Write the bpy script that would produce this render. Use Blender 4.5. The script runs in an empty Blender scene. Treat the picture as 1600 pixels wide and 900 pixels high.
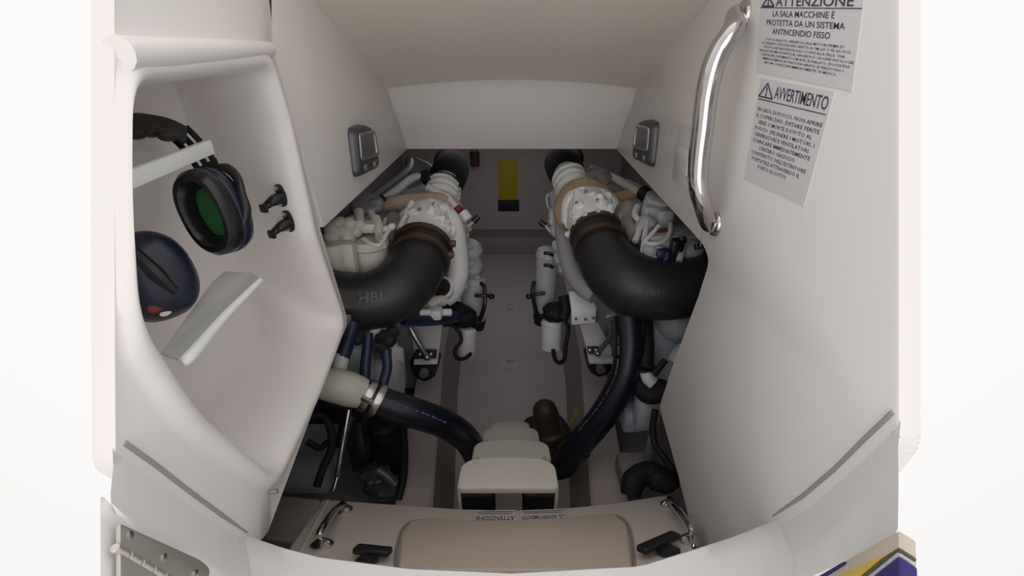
import bpy, bmesh, math, random
from mathutils import Vector, Matrix, noise
random.seed(7)
R = math.radians
S = 0.6                       # design units -> metres
scene = bpy.context.scene
COL = scene.collection

# ---------------------------------------------------------------- camera
PITCH = R(25.6); CZ = 1.75; FPX = 750.0
cam = bpy.data.cameras.new('camera'); camo = bpy.data.objects.new('camera', cam); COL.objects.link(camo)
cam.sensor_width = 36; cam.lens = 36 * FPX / 1600; cam.clip_start = 0.02
camo.location = (0, 0, CZ * S); camo.rotation_euler = (R(90) - PITCH, 0, 0)
scene.camera = camo
# ---------------------------------------------------------------- world: bright overcast sky
w = bpy.data.worlds.new('overcast_sky'); scene.world = w; w.use_nodes = True
bg = w.node_tree.nodes['Background']
nt_ = w.node_tree
geo_ = nt_.nodes.new('ShaderNodeTexCoord'); sep_ = nt_.nodes.new('ShaderNodeSeparateXYZ'); ramp_ = nt_.nodes.new('ShaderNodeMapRange')
nt_.links.new(geo_.outputs['Generated'], sep_.inputs[0]); nt_.links.new(sep_.outputs['Z'], ramp_.inputs['Value'])
ramp_.inputs['From Min'].default_value = .1; ramp_.inputs['From Max'].default_value = 1.0      # overcast sky: brighter overhead
ramp_.inputs['To Min'].default_value = 1.0; ramp_.inputs['To Max'].default_value = 1.5
az_ = nt_.nodes.new('ShaderNodeMapRange'); az_.inputs['From Min'].default_value = -.6; az_.inputs['From Max'].default_value = .6      # clearer sky ahead than astern
az_.inputs['To Min'].default_value = .80; az_.inputs['To Max'].default_value = 1.15; nt_.links.new(sep_.outputs['Y'], az_.inputs['Value'])
mul_ = nt_.nodes.new('ShaderNodeMath'); mul_.operation = 'MULTIPLY'; nt_.links.new(ramp_.outputs[0], mul_.inputs[0]); nt_.links.new(az_.outputs[0], mul_.inputs[1])
bg.inputs[0].default_value = (1.0, 0.985, 0.97, 1); nt_.links.new(mul_.outputs[0], bg.inputs[1])
# hazy sun low behind the photographer, very soft
sd = bpy.data.lights.new('hazy_sun', 'SUN'); sd.energy = 1.0; sd.angle = R(50); sd.color = (1, .97, .94)
so = bpy.data.objects.new('hazy_sun', sd); COL.objects.link(so)
so.rotation_euler = (R(90 - 5), 0, 0)
# added fill light, unseen under the deck, to brighten the engine room
ld = bpy.data.lights.new('engine_room_fill', 'AREA'); ld.energy = 1.75; ld.shape = 'RECTANGLE'; ld.size = .7; ld.size_y = .5; ld.color = (.95, .95, 1)
lo_ = bpy.data.objects.new('engine_room_fill', ld); COL.objects.link(lo_); lo_.location = (0, 3.75 * S, 1.30 * S)
scene.view_settings.view_transform = 'Standard'; scene.view_settings.look = 'None'
scene.view_settings.gamma = 1; scene.view_settings.use_curve_mapping = False
scene.view_settings.exposure = -0.23

# ---------------------------------------------------------------- helpers
CP, SP = math.cos(PITCH), math.sin(PITCH)
CAM = Vector((0, 0, CZ))
def ray(px, py):
    v = (450 - py) / FPX
    return Vector(((px - 800) / FPX, CP + SP * v, -SP + CP * v))
def P(px, py, t): return CAM + ray(px, py) * t
def PX(px, py, x):
    d = ray(px, py); return CAM + d * (x / d.x)
def PY(px, py, y):
    d = ray(px, py); return CAM + d * (y / d.y)
def PZ(px, py, z):
    d = ray(px, py); return CAM + d * ((z - CZ) / d.z)
def PL(px, py, p0, n):
    d = ray(px, py); return CAM + d * ((p0 - CAM).dot(n) / d.dot(n))
V = Vector

def mat(name, col, rough=0.5, metal=0.0, bump=0.0, bscale=40, var=0.0, vscale=6, spec=0.5, trans=0.0, coat=0.0, alpha=1):
    m = bpy.data.materials.new(name); m.use_nodes = True
    nt = m.node_tree; b = nt.nodes['Principled BSDF']
    b.inputs['Base Color'].default_value = (*col, 1); b.inputs['Roughness'].default_value = rough
    b.inputs['Metallic'].default_value = metal; b.inputs['Specular IOR Level'].default_value = spec
    b.inputs['Transmission Weight'].default_value = trans; b.inputs['Coat Weight'].default_value = coat
    b.inputs['Alpha'].default_value = alpha
    tc = nt.nodes.new('ShaderNodeTexCoord')
    if bump:
        n = nt.nodes.new('ShaderNodeTexNoise'); n.inputs['Scale'].default_value = bscale; n.inputs['Detail'].default_value = 4
        bp = nt.nodes.new('ShaderNodeBump'); bp.inputs['Strength'].default_value = bump; bp.inputs['Distance'].default_value = 0.01
        nt.links.new(tc.outputs['Object'], n.inputs['Vector']); nt.links.new(n.outputs['Fac'], bp.inputs['Height'])
        nt.links.new(bp.outputs['Normal'], b.inputs['Normal'])
    if var:
        n = nt.nodes.new('ShaderNodeTexNoise'); n.inputs['Scale'].default_value = vscale; n.inputs['Detail'].default_value = 5
        rp = nt.nodes.new('ShaderNodeMapRange'); rp.inputs['From Min'].default_value = .3; rp.inputs['From Max'].default_value = .7
        rp.inputs['To Min'].default_value = 1 - var; rp.inputs['To Max'].default_value = 1 + var * .4
        mx = nt.nodes.new('ShaderNodeVectorMath'); mx.operation = 'SCALE'; mx.inputs[0].default_value = col
        nt.links.new(tc.outputs['Object'], n.inputs['Vector']); nt.links.new(n.outputs['Fac'], rp.inputs['Value'])
        nt.links.new(rp.outputs[0], mx.inputs['Scale']); nt.links.new(mx.outputs[0], b.inputs['Base Color'])
    return m
M = {}
M['gel'] = mat('white_gelcoat', (.85, .81, .792), .38, bump=.015, bscale=9, var=.02, vscale=3)
M['gelext'] = mat('white_deck_gelcoat', (.87, .86, .86), .4, bump=.01, bscale=9)
M['ceil'] = mat('cream_headliner_gelcoat', (.88, .82, .73), .42, bump=.02, bscale=9)
M['lid'] = mat('cream_gelcoat', (.66, .585, .52), .45, bump=.02, bscale=30)
M['pad'] = mat('beige_pad', (.56, .475, .385), .55, bump=.03, bscale=60)
M['floor'] = mat('grey_bilge_paint', (.55, .475, .465), .5, bump=.02, bscale=12, var=.06, vscale=4)
M['siren'] = mat('dull_red_plastic', (.12, .035, .03), .6)
M['hull'] = mat('grey_hull_paint', (.26, .245, .24), .6, bump=.05, bscale=8, var=.1)
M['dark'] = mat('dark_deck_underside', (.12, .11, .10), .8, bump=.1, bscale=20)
M['engine'] = mat('white_engine_paint', (.88, .88, .89), .35, bump=.05, bscale=25, var=.12, vscale=9)
M['enggrey'] = mat('grey_engine_paint', (.52, .53, .56), .4, bump=.06, bscale=20, var=.12)
M['engblue'] = mat('bluish_grey_engine_paint', (.50, .53, .59), .42, bump=.05, bscale=18, var=.15)
M['cream'] = mat('cream_enamel', (.70, .68, .60), .35, bump=.03, bscale=18, var=.06)
M['rubber'] = mat('black_rubber', (.028, .027, .028), .42, bump=.06, bscale=90, var=.2)
M['rubberm'] = mat('matt_black_rubber', (.016, .016, .018), .6, spec=.3)
M['rubberd'] = mat('dull_black_rubber', (.014, .013, .013), .85, spec=.12, bump=.1, bscale=60)
M['jointshade'] = mat('joint_shade_grey', (.36, .34, .32), .6)
M['navy'] = mat('navy_wire_hose', (.008, .010, .020), .36, bump=.05, bscale=30)
M['blue'] = mat('blue_fuel_hose', (.018, .028, .07), .4)
M['rust'] = mat('brown_rusty_steel', (.045, .034, .027), .5, metal=.3, bump=.2, bscale=30, var=.5, vscale=14)
M['rust2'] = mat('worn_clamp_steel', (.13, .085, .055), .45, metal=.5, var=.3)
M['lag'] = mat('beige_heat_lagging', (.60, .45, .37), .8, bump=.4, bscale=40, var=.1)
M['tanlag'] = mat('tan_heat_lagging', (.50, .36, .23), .8, bump=.4, bscale=40, var=.15)
M['wrap'] = mat('white_cloth_wrap', (.78, .78, .75), .8, bump=.3, bscale=50)
M['pipe'] = mat('white_painted_pipe', (.68, .68, .68), .4)
M['gpipe'] = mat('grey_painted_pipe', (.40, .40, .43), .4)
M['chrome'] = mat('polished_steel', (.60, .575, .56), .10, metal=1.0)
M['steel'] = mat('brushed_steel', (.62, .60, .58), .32, metal=1.0, bump=.02, bscale=80)
M['hinge'] = mat('satin_hinge_steel', (.58, .55, .50), .38, metal=.65)
M['bplast'] = mat('black_plastic', (.012, .012, .014), .35)
M['strap'] = mat('dark_headband_plastic', (.020, .019, .020), .5)
M['padblk'] = mat('soft_grey_black_padding', (.035, .033, .032), .6, bump=.05)
M['cup'] = mat('navy_earcup_plastic', (.010, .014, .036), .30)
M['cushion'] = mat('black_vinyl_cushion', (.012, .012, .014), .25)
M['foam'] = mat('green_foam', (.02, .13, .035), .9, bump=.3, bscale=200)
M['acr'] = mat('white_acrylic', (.80, .82, .82), .25)
M['acrc'] = mat('frosted_acrylic', (.90, .92, .91), .2, trans=.65)
M['lampg'] = mat('grey_lamp_housing', (.10, .10, .112), .35, metal=.5)
M['lampd'] = mat('dark_lamp_lens', (.13, .125, .13), .15)
M['sticker'] = mat('grey_white_sticker', (.77, .76, .77), .5)
M['sticker2'] = mat('beige_white_sticker', (.60, .55, .50), .5)
M['ink'] = mat('dark_ink', (.06, .055, .10), .6)
M['ink2'] = mat('grey_ink', (.22, .21, .24), .6)
M['yellow'] = mat('yellow_label', (.55, .43, .01), .5)
M['black'] = mat('black_label', (.012, .012, .014), .5)
M['red'] = mat('red_plastic', (.20, .02, .02), .5)
M['step'] = mat('cream_step_plastic', (.66, .62, .56), .5, bump=.05, bscale=60)
M['bronze'] = mat('dark_bronze', (.075, .055, .042), .5, metal=.3, var=.2)
M['tag'] = mat('yellow_tag', (.32, .22, .03), .6)
M['switch'] = mat('white_switch_plastic', (.72, .71, .71), .3)
M['tnavy'] = mat('navy_fabric', (.035, .02, .16), .8, bump=.2, bscale=200)
M['tyel'] = mat('yellow_fabric', (.75, .53, .10), .8, bump=.2, bscale=200)
M['tbei'] = mat('beige_fabric', (.62, .54, .45), .8, bump=.2, bscale=200)
M['tdark'] = mat('brown_piping', (.12, .09, .06), .8)
M['tgrey'] = mat('pale_grey_fabric', (.55, .56, .56), .8, bump=.2, bscale=200)
M['hosetext'] = mat('faded_white_print', (.10, .10, .105), .6)
M['hosetextb'] = mat('pale_blue_print', (.09, .10, .27), .6)

LOC = {}
def finish(bm, name, m, sharp=38):
    bmesh.ops.remove_doubles(bm, verts=bm.verts, dist=1e-5)
    bmesh.ops.recalc_face_normals(bm, faces=bm.faces)
    me = bpy.data.meshes.new(name); bm.to_mesh(me); bm.free()
    for p in me.polygons: p.use_smooth = True
    me.set_sharp_from_angle(angle=R(sharp))
    me.materials.append(m)
    return me
def obj(name, bm, m, parent=None, sharp=38):
    if isinstance(bm, MB): bm = bm.bm
    xs = [v.co for v in bm.verts]
    if parent is None:
        lo = V((min(c.x for c in xs), min(c.y for c in xs), min(c.z for c in xs)))
        hi = V((max(c.x for c in xs), max(c.y for c in xs), max(c.z for c in xs)))
        loc = V(((lo.x + hi.x) / 2, (lo.y + hi.y) / 2, lo.z))
    else: loc = LOC[parent.name]
    bm.transform(Matrix.Scale(S, 4) @ Matrix.Translation(-loc))
    me = finish(bm, name, m, sharp)
    o = bpy.data.objects.new(name, me); COL.objects.link(o)
    if parent is None: o.location = loc * S
    else: o.parent = parent
    LOC[o.name] = loc
    return o
def tag(o, label=None, cat=None, group=None, kind=None):
    if label: o['label'] = label
    if cat: o['category'] = cat
    if group: o['group'] = group
    if kind: o['kind'] = kind
    return o
def thing(name, loc, label, cat, group=None):
    o = bpy.data.objects.new(name, None); COL.objects.link(o); o.empty_display_size = .05
    o.location = V(loc) * S; LOC[o.name] = V(loc)
    return tag(o, label, cat, group)
def struct(name, bm, m): return tag(obj(name, bm, m), kind='structure')

def frame(d):
    d = d.normalized(); a = V((0, 0, 1)) if abs(d.z) < .9 else V((1, 0, 0))
    u = d.cross(a).normalized(); return u, d.cross(u).normalized()
def spline(pts, n=8):
    pts = [V(p) for p in pts]
    if len(pts) < 3: return pts
    out = []; q = [pts[0] * 2 - pts[1]] + pts + [pts[-1] * 2 - pts[-2]]
    for i in range(1, len(q) - 2):
        for k in range(n):
            t = k / n; a, b, c, d = q[i - 1:i + 3]
            out.append(.5 * ((2 * b) + (c - a) * t + (2 * a - 5 * b + 4 * c - d) * t * t + (3 * b - a - 3 * c + d) * t ** 3))
    out.append(pts[-1]); return out
class MB:
    def __init__(self): self.bm = bmesh.new()
    def loft(self, loops, cap=True, closed=True):
        bm = self.bm; L = [[bm.verts.new(p) for p in l] for l in loops]; n = len(L[0])
        for a, b in zip(L, L[1:]):
            for i in range(n if closed else n - 1):
                j = (i + 1) % n
                try: bm.faces.new((a[i], a[j], b[j], b[i]))
                except ValueError: pass
        if cap and closed:
            for l in (L[0], L[-1]):
                try: bm.faces.new(l)
                except ValueError: pass
        return self
    def tube(self, pts, r, seg=14, smooth=True, n=8, ripple=0, rn=1):
        p0 = [V(p) for p in pts]; rs = r if isinstance(r, (list, tuple)) else [r] * len(p0)
        if smooth and len(p0) > 2:
            p = spline(p0, n); m = len(p) - 1; rr = []
            for i in range(m + 1):
                f = i / m * (len(p0) - 1); k = min(int(f), len(p0) - 2); rr.append(rs[k] + (rs[k + 1] - rs[k]) * (f - k))
        else: p, rr = p0, list(rs)
        u = None; loops = []
        for i, c in enumerate(p):
            d = (p[min(i + 1, len(p) - 1)] - p[max(i - 1, 0)]).normalized()
            if u is None: u, v = frame(d)
            else:
                u = (u - d * u.dot(d)).normalized(); v = d.cross(u)
            q = rr[i] * (1 + ripple * math.cos(i * math.pi * rn) if ripple else 1)
            loops.append([c + (u * math.cos(a) + v * math.sin(a)) * q for a in [2 * math.pi * k / seg for k in range(seg)]])
        return self.loft(loops)
    def lathe(self, prof, o, axis=(0, 0, 1), seg=24):
        o = V(o); d = V(axis).normalized(); u, v = frame(d)
        return self.loft([[o + d * h + (u * math.cos(a) + v * math.sin(a)) * max(r, 1e-4) for a in [2 * math.pi * k / seg for k in range(seg)]] for r, h in prof])
    def cyl(self, a, b, r, seg=20, bev=.12):
        a, b = V(a), V(b); h = (b - a).length; e = min(r, h) * bev
        return self.lathe([(r - e, 0), (r, e), (r, h - e), (r - e, h)], a, b - a, seg)
    def box(self, c, s, rot=None, bev=.01, seg=2):
        t = bmesh.new(); bmesh.ops.create_cube(t, size=1)
        t.transform(Matrix.Diagonal((*s, 1)))
        if bev: bmesh.ops.bevel(t, geom=t.edges[:], offset=min(bev, min(s) * .45), segments=seg, affect='EDGES', profile=.5)
        Rm = rot.to_4x4() if rot else Matrix.Identity(4)
        t.transform(Matrix.Translation(V(c)) @ Rm); return self.merge(t)
    def merge(self, t):
        me = bpy.data.meshes.new('tmp'); t.to_mesh(me); t.free(); self.bm.from_mesh(me); bpy.data.meshes.remove(me); return self
    def ball(self, c, r, rot=None, sub=3, lump=0, ls=3):
        t = bmesh.new(); bmesh.ops.create_icosphere(t, subdivisions=sub, radius=1)
        r = r if isinstance(r, (tuple, list)) else (r, r, r)
        for v in t.verts:
            k = 1 + lump * noise.noise(v.co * ls + V(c) * 5) if lump else 1
            v.co = V((v.co.x * r[0], v.co.y * r[1], v.co.z * r[2])) * k
        t.transform(Matrix.Translation(V(c)) @ (rot.to_4x4() if rot else Matrix.Identity(4))); return self.merge(t)
    def prism(self, poly, off, bev=0, seg=2):
        t = bmesh.new(); a = [t.verts.new(V(p)) for p in poly]; b = [t.verts.new(V(p) + V(off)) for p in poly]; n = len(a)
        t.faces.new(a); t.faces.new(b[::-1])
        for i in range(n): t.faces.new((a[i], b[i], b[(i + 1) % n], a[(i + 1) % n]))
        bmesh.ops.recalc_face_normals(t, faces=t.faces)
        if bev: bmesh.ops.bevel(t, geom=t.edges[:], offset=bev, segments=seg, affect='EDGES', profile=.5)
        return self.merge(t)
def axes(x, y=None):
    """rotation whose local X is x and local Z near up / y hint"""
    x = V(x).normalized(); y = V(y or (0, 0, 1)); z = x.cross(y).normalized(); y = z.cross(x)
    return Matrix((x, y, z)).transposed()
def rounded(pts, r=.03, n=5):
    """round the corners of a closed polyline of Vectors; r may be a list"""
    out = []; N = len(pts)
    for i in range(N):
        a, b, c = pts[i - 1], pts[i], pts[(i + 1) % N]; rr = r[i] if isinstance(r, (list, tuple)) else r
        d1 = (a - b); d2 = (c - b); k = min(rr, d1.length * .45, d2.length * .45)
        p, q = b + d1.normalized() * k, b + d2.normalized() * k
        for j in range(n + 1):
            t = j / n; out.append(p * (1 - t) ** 2 + b * 2 * t * (1 - t) + q * t * t)
    return out
def resample(pts, n, closed=True):
    q = pts + [pts[0]] if closed else list(pts); L = [0]
    for a, b in zip(q, q[1:]): L.append(L[-1] + (b - a).length)
    out = []; j = 0
    for i in range(n):
        s = L[-1] * i / (n if closed else n - 1)
        while j < len(L) - 2 and L[j + 1] < s: j += 1
        f = (s - L[j]) / max(L[j + 1] - L[j], 1e-9); out.append(q[j].lerp(q[j + 1], min(max(f, 0), 1)))
    return out
def text_bm(txt, bold=0.0, res=3):
    """text as flat mesh data, normalised to u in 0..1 and v in 0..1 of its cap height; returns bmesh"""
    cu = bpy.data.curves.new('txt', 'FONT'); cu.body = txt; cu.resolution_u = res; cu.offset = bold; cu.align_x = 'LEFT'
    o = bpy.data.objects.new('txt', cu); COL.objects.link(o)
    dg = bpy.context.evaluated_depsgraph_get(); dg.update()
    me = bpy.data.meshes.new_from_object(o.evaluated_get(dg))
    b = bmesh.new(); b.from_mesh(me)
    bpy.data.objects.remove(o); bpy.data.curves.remove(cu); bpy.data.meshes.remove(me)
    x0 = min(v.co.x for v in b.verts); x1 = max(v.co.x for v in b.verts)
    for v in b.verts: v.co = V(((v.co.x - x0) / (x1 - x0), v.co.y / .70, 0))
    return b
def text_on(mb, txt, fn, u0, u1, v0, v1, bold=0.0, res=3):
    """map a line of text into sticker space: u0..u1 by v0 (baseline)..v1 (cap top), through fn(u, v) -> point"""
    b = text_bm(txt, bold, res)
    for v in b.verts: v.co = fn(u0 + (u1 - u0) * v.co.x, v0 + (v1 - v0) * v.co.y)
    mb.merge(b)
def quad_fn(tl, tr, br, bl, lift=V((0, 0, 0))):
    def f(u, v):      # u left-right, v bottom-top
        return (bl.lerp(br, u)).lerp(tl.lerp(tr, u), v) + lift
    return f
# ================================================================= STRUCTURE
XW = .55; FZ = -.25
def yz(x, y, z): return V((x, y, z))
# floor, channel sides and stringers as one moulded bilge
def profile(Y):
    f = min(max((Y - 1.4) / 1.3, 0), 1); g = min(max((Y - 2.5) / 2.8, 0), 1)
    base = .265 + .105 * f + .02 * g; top = .350 + .115 * f + .02 * g; out = .50 + .10 * f
    return base, top, out
Ys = [.70, 1.0, 1.4, 1.8, 2.2, 2.6, 3.0, 4.0, 5.3]
m = MB(); m.loft([[V((-b, y, FZ)), V((b, y, FZ)), V((b, y, FZ - .05)), V((-b, y, FZ - .05))] for y in Ys for b in [profile(y)[0] + .02]])
struct('floor', m, M['floor'])
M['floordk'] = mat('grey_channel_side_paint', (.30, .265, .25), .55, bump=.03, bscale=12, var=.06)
for s, nm in ((-1, 'trim_1'), (1, 'trim_2')):
    m = MB(); L = []
    for y in Ys:
        b, t, o = profile(y)
        L.append([V((s * x, y, z)) for x, z in ((b, FZ), (b + .003, FZ + .012), (t - .012, -.012))])
    m.loft(L, cap=False, closed=False)
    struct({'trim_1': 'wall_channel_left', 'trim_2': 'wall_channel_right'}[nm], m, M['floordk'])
    m = MB(); L = []
    for y in Ys:
        b, t, o = profile(y)
        L.append([V((s * x, y, z)) for x, z in ((t - .012, -.012), (t, 0), (o, 0), (o + .006, -.008), (o + .01, FZ), (t, FZ))])
    m.loft(L)
    struct(nm, m, M['floor'])
m = MB()
for s in (-1, 1):
    m.box((s * .86, 3.15, FZ - .02), (.74, 4.4, .04), bev=0)
struct('floor_bilge', m, mat('grey_bilge_side_paint', (.42, .40, .40), .55, bump=.04, bscale=10, var=.15))
# bulkhead with a step at its foot
m = MB(); m.box((0, 5.36, .55), (2.5, .1, 1.66), bev=0); struct('wall_bulkhead', m, M['floor'])
m = MB(); m.prism([V((-.75, 5.32, FZ)), V((-.75, 5.06, FZ)), V((-.75, 5.10, FZ + .18)), V((-.75, 5.32, FZ + .21))], (1.5, 0, 0), bev=.012)
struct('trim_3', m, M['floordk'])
for s, nm in ((-1, 'wall_hull_left'), (1, 'wall_hull_right')):
    m = MB(); m.box((s * 1.22, 3.65, .52), (.06, 3.4, 1.6), bev=0); struct(nm, m, M['hull'])
# deck over the engines
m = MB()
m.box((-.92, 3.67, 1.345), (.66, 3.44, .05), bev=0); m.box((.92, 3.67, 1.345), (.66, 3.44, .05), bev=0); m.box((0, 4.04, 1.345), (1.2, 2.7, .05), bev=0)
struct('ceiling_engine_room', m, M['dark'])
m = MB(); m.box((0, .60, .24), (1.1, .05, 1.0), bev=0); struct('wall_aft', m, M['hull'])
# added unseen panels that stop sky light leaking in aft of the hull sides
for s, nm in ((-1, 'wall_lightstop_left'), (1, 'wall_lightstop_right')):
    ztop = .86 if s < 0 else 1.32
    m = MB(); m.prism([V((s * .60, .63, FZ)), V((s * 1.24, 1.62, FZ)), V((s * 1.24, 1.62, ztop)), V((s * .60, .63, ztop))], (s * -.02, .02, 0)); m.box((s * 1.22, 1.8, .53), (.05, .42, 1.57), bev=0)
    if s < 0:
        m.prism([V((-.62, .68, .84)), V((-1.23, 1.62, .84)), V((-.62, 1.62, .84))], (0, 0, .02)); m.box((-1.02, 1.55, 1.1), (.42, .04, .52), bev=0)
    else: m.prism([V((.60, .66, 1.32)), V((1.23, 1.62, 1.32)), V((1.23, 2.0, 1.32)), V((.60, 2.0, 1.32))], (0, 0, .04))
    struct(nm, m, M['hull'])
m = MB(); m.box((-.9, 1.76, 1.345), (.66, .46, .05), bev=0); struct('ceiling_lightstop', m, M['dark'])  # unseen deck piece added against the same light leak

# passage walls
m = MB()
pr = [(1.28, 2.03), (2.62, 2.03), (2.66, 1.315), (1.345, 1.30), (1.235, 1.75)]
m.prism([V((-XW, y, z)) for y, z in pr], (-.035, 0, 0), bev=.008)
struct('wall_left', m, M['gel'])
# right wall
ed = [PX(x, y, XW) for x, y in ((1404, -60), (1404, 700))]
pr = [V((XW, 2.66, 1.315)), V((XW, 2.62, 2.03)), V((XW, ed[0].y, 2.03))] + ed + \
     [V((XW, .60, .80)), PX(1093, 880, XW), PX(1085, 850, XW), PX(1058, 740, XW), PX(1029, 636, XW), PX(1050, 570, XW), PX(1090, 462, XW), PX(1107, 408, XW), PX(1098, 383, XW)]
m = MB(); t = rounded(pr, [.03, .03, .02, .01, .02, .02, .02, .01, .01, .03, .01, .01, .03, .03], 4)
m.prism(t, (.035, 0, 0), bev=.007)
struct('wall_right', m, M['gel'])
# seam in the right wall below the rail
m = MB(); a, b = PX(1094, 386, XW), PX(1098, 362, XW); c = PX(1101, 342, XW)
m.tube([a, b, c], .0015, 6); struct('trim_4', m, M['ink2'])
# overhead: sloping ceiling running into the curved lintel
NX = 24; L = []; L2 = []
for i in range(NX + 1):
    x = -XW + 2 * XW * i / NX; c = 1 - (x / XW) ** 2
    e = .035 * c        # crown of the fold
    Yf, Zf = 2.29 + .015 * c, 1.628 + e
    L.append([V((x, 1.20, 2.018)), V((x, 1.6, 1.875)), V((x, 2.0, 1.733 + e * .4)), V((x, Yf - .06, Zf + .022)), V((x, Yf - .006, Zf + .001)), V((x, Yf, Zf + .06)), V((x, 1.20, 2.07))])
    L2.append([V((x, Yf - .004, Zf + .001)), V((x, Yf + .012, Zf - .012)), V((x, Yf + .05, Zf - .06)), V((x, 2.45, 1.47)), V((x, 2.575, 1.345)), V((x, 2.60, 1.318)), V((x, 2.615, 1.316)), V((x, 2.66, 1.32)), V((x, 2.66, 1.75)), V((x, Yf + .002, Zf + .06))])
m = MB(); m.loft(L); struct('ceiling', m, M['ceil'])
m = MB(); m.loft(L2); struct('wall_front', m, M['gel'])

# ================================================================= LOCKER moulding on the left
lk = thing('storage_locker', (-.66, .95, .86), 'white moulded open locker recessed in the left wall holding ear defenders', 'locker')
LX = -XW
inner_px = [(412, 108), (440, 200), (478, 372), (527, 503), (490, 597), (418, 740), (300, 640), (203, 492), (188, 300), (190, 132)]
inn = [PX(x, y, LX) for x, y in inner_px]
hole = rounded(inn, [.03, .02, .02, .05, .03, .05, .05, .05, .06, .05], 6)
outer_px = [(425, 66), (461, 200), (503, 365), (545, 503), (508, 594), (416, 842), (380, 860), (178, 730), (176, 400), (176, -70), (423, -70)]
out = [PX(x, y, LX) for x, y in outer_px]
outr = rounded(out, [.01, .01, .01, .04, .02, .01, .01, .01, .01, .01, .01], 5)
N = 160
cen = V((LX, sum(p.y for p in inn) / len(inn), sum(p.z for p in inn) / len(inn)))
def by_angle(loop, cen, N):
    """loop sampled where rays from cen leave it (star-shaped loop in the Y-Z plane)"""
    res = []
    for k in range(N):
        a = 2 * math.pi * k / N; d = V((0, math.cos(a), math.sin(a))); best = None
        for p, q in zip(loop, loop[1:] + loop[:1]):
            e = q - p; den = d.y * e.z - d.z * e.y
            if abs(den) < 1e-9: continue
            w_ = p - cen; s_ = (w_.y * e.z - w_.z * e.y) / den; u_ = (w_.y * d.z - w_.z * d.y) / den
            if s_ > 0 and -1e-6 <= u_ <= 1 + 1e-6 and (best is None or s_ < best): best = s_
        res.append(V((loop[0].x, cen.y + d.y * best, cen.z + d.z * best)))
    return res
H = by_angle(hole, cen, N); O = by_angle(outr, cen, N)
DB = -.79
back_pts = [V((DB, 1.24, 1.74)), V((DB, 1.32, 1.05)), V((DB, 1.25, .98)), V((DB, .95, .96)), V((DB, .76, 1.05)), V((DB, .885, 1.40)), V((DB, 1.02, 1.745))]
cb = V((DB, cen.y + .16, cen.z + .02)); Bk = by_angle(rounded(back_pts, .06, 5), cb, N)
def shift(loop, f, dx, c): return [V((p.x + dx, c.y + (p.y - c.y) * f, c.z + (p.z - c.z) * f)) for p in loop]
loops = []
loops.append([p + V((-.03, 0, 0)) for p in O]); loops.append([p + V((-.008, 0, 0)) for p in O]); loops.append(shift(O, .992, 0, cen))
# rolled lip around the opening, proud of the wall
for k in range(1, 9):
    f = k / 8; rim = [o.lerp(h, f) for o, h in zip(shift(O, .99, 0, cen), H)]
    if k < 8:
        d = [(o - h).length for o, h in zip(O, H)]
        rim = []
        for o, h, L_ in zip(shift(O, .99, 0, cen), H, d):
            wv = min(.055, L_ * .8)     # lip width measured back from the hole
            p = h + (o - h).normalized() * wv * (1 - (k - 1) / 7)
            p.x += .020 * math.sin(math.pi * (k - 1) / 7 * .85); rim.append(p)
        loops.append(rim)
loops.append([p + V((-.004, 0, 0)) for p in H]); loops.append(shift(H, .985, -.02, cen))
for f in (.25, .5, .75, .9):
    loops.append([(h + V((-.02, 0, 0))).lerp(b, f) for h, b in zip(shift(H, .985, 0, cen), Bk)])
loops.append(shift(Bk, .97, -.012, cb)); loops.append(shift(Bk, .92, -.02, cb)); loops.append(shift(Bk, .5, -.021, cb)); loops.append(shift(Bk, .02, -.021, cb))
m = MB(); m.loft(loops, cap=False)
bm = m.bm; bm.verts.ensure_lookup_table(); bm.faces.new([bm.verts[i] for i in range(len(bm.verts) - N, len(bm.verts))])
bo = obj('moulding', bm, M['gel'], lk, sharp=60)
# moulded ridge over the opening
m = MB()
rp = [PX(181, 84, LX), PX(250, 83, LX), PX(340, 80, LX), PX(418, 77, LX)]
m.tube([p + V((.004, 0, 0)) for p in rp], [.024, .024, .022, .016], 14); obj('top_rail', m, M['gel'], lk)
# recess cover screw near the bottom corner
m = MB(); c = PX(418, 768, LX); m.lathe([(.0055, .008), (.0055, .021), (.003, .023)], c, (1, 0, 0), 12); obj('bolt', m, M['steel'], lk)
# white retaining bar
a, b = PX(196, 284, -.62), PX(330, 229, -.66)
a = P(184, 288, .78); b = P(329, 229, 1.0)
m = MB(); d = (b - a).normalized()
m.box((a + b) / 2, ((b - a).length, .034, .016), rot=axes(d, ray(262, 255).cross(d)), bev=.004)
bar_rot = axes(d, (0, 0, 1)); m = MB(); m.box((a + b) / 2, ((b - a).length, .030, .014), rot=bar_rot, bev=.004)
tag(obj('retaining_bar', m, M['acr'], lk), 'glossy white acrylic bar')
# frosted shelf
sp_ = [P(243, 540, .82), P(281, 562, .80), P(300, 556, .82), P(352, 498, .92), P(405, 434, 1.03), P(392, 424, 1.06), P(351, 424, 1.09), P(330, 440, 1.05)]
nrm = (sp_[4] - sp_[1]).cross(sp_[6] - sp_[1]).normalized()
if nrm.z < 0: nrm = -nrm
c0 = sp_[1]; sp_ = [p - nrm * (p - c0).dot(nrm) for p in sp_]
m = MB(); m.prism(sp_, -nrm * .006, bev=.0015); sh = obj('shelf', m, M['acrc'], lk)
tag(sh, 'frosted clear acrylic shelf')
m = MB(); m.tube([p - nrm * .006 for p in sp_[1:5]], [.008, .011, .009, .006], 10); tag(obj('shelf_lip', m, M['acr'], sh), 'glossy white front edge')

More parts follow.
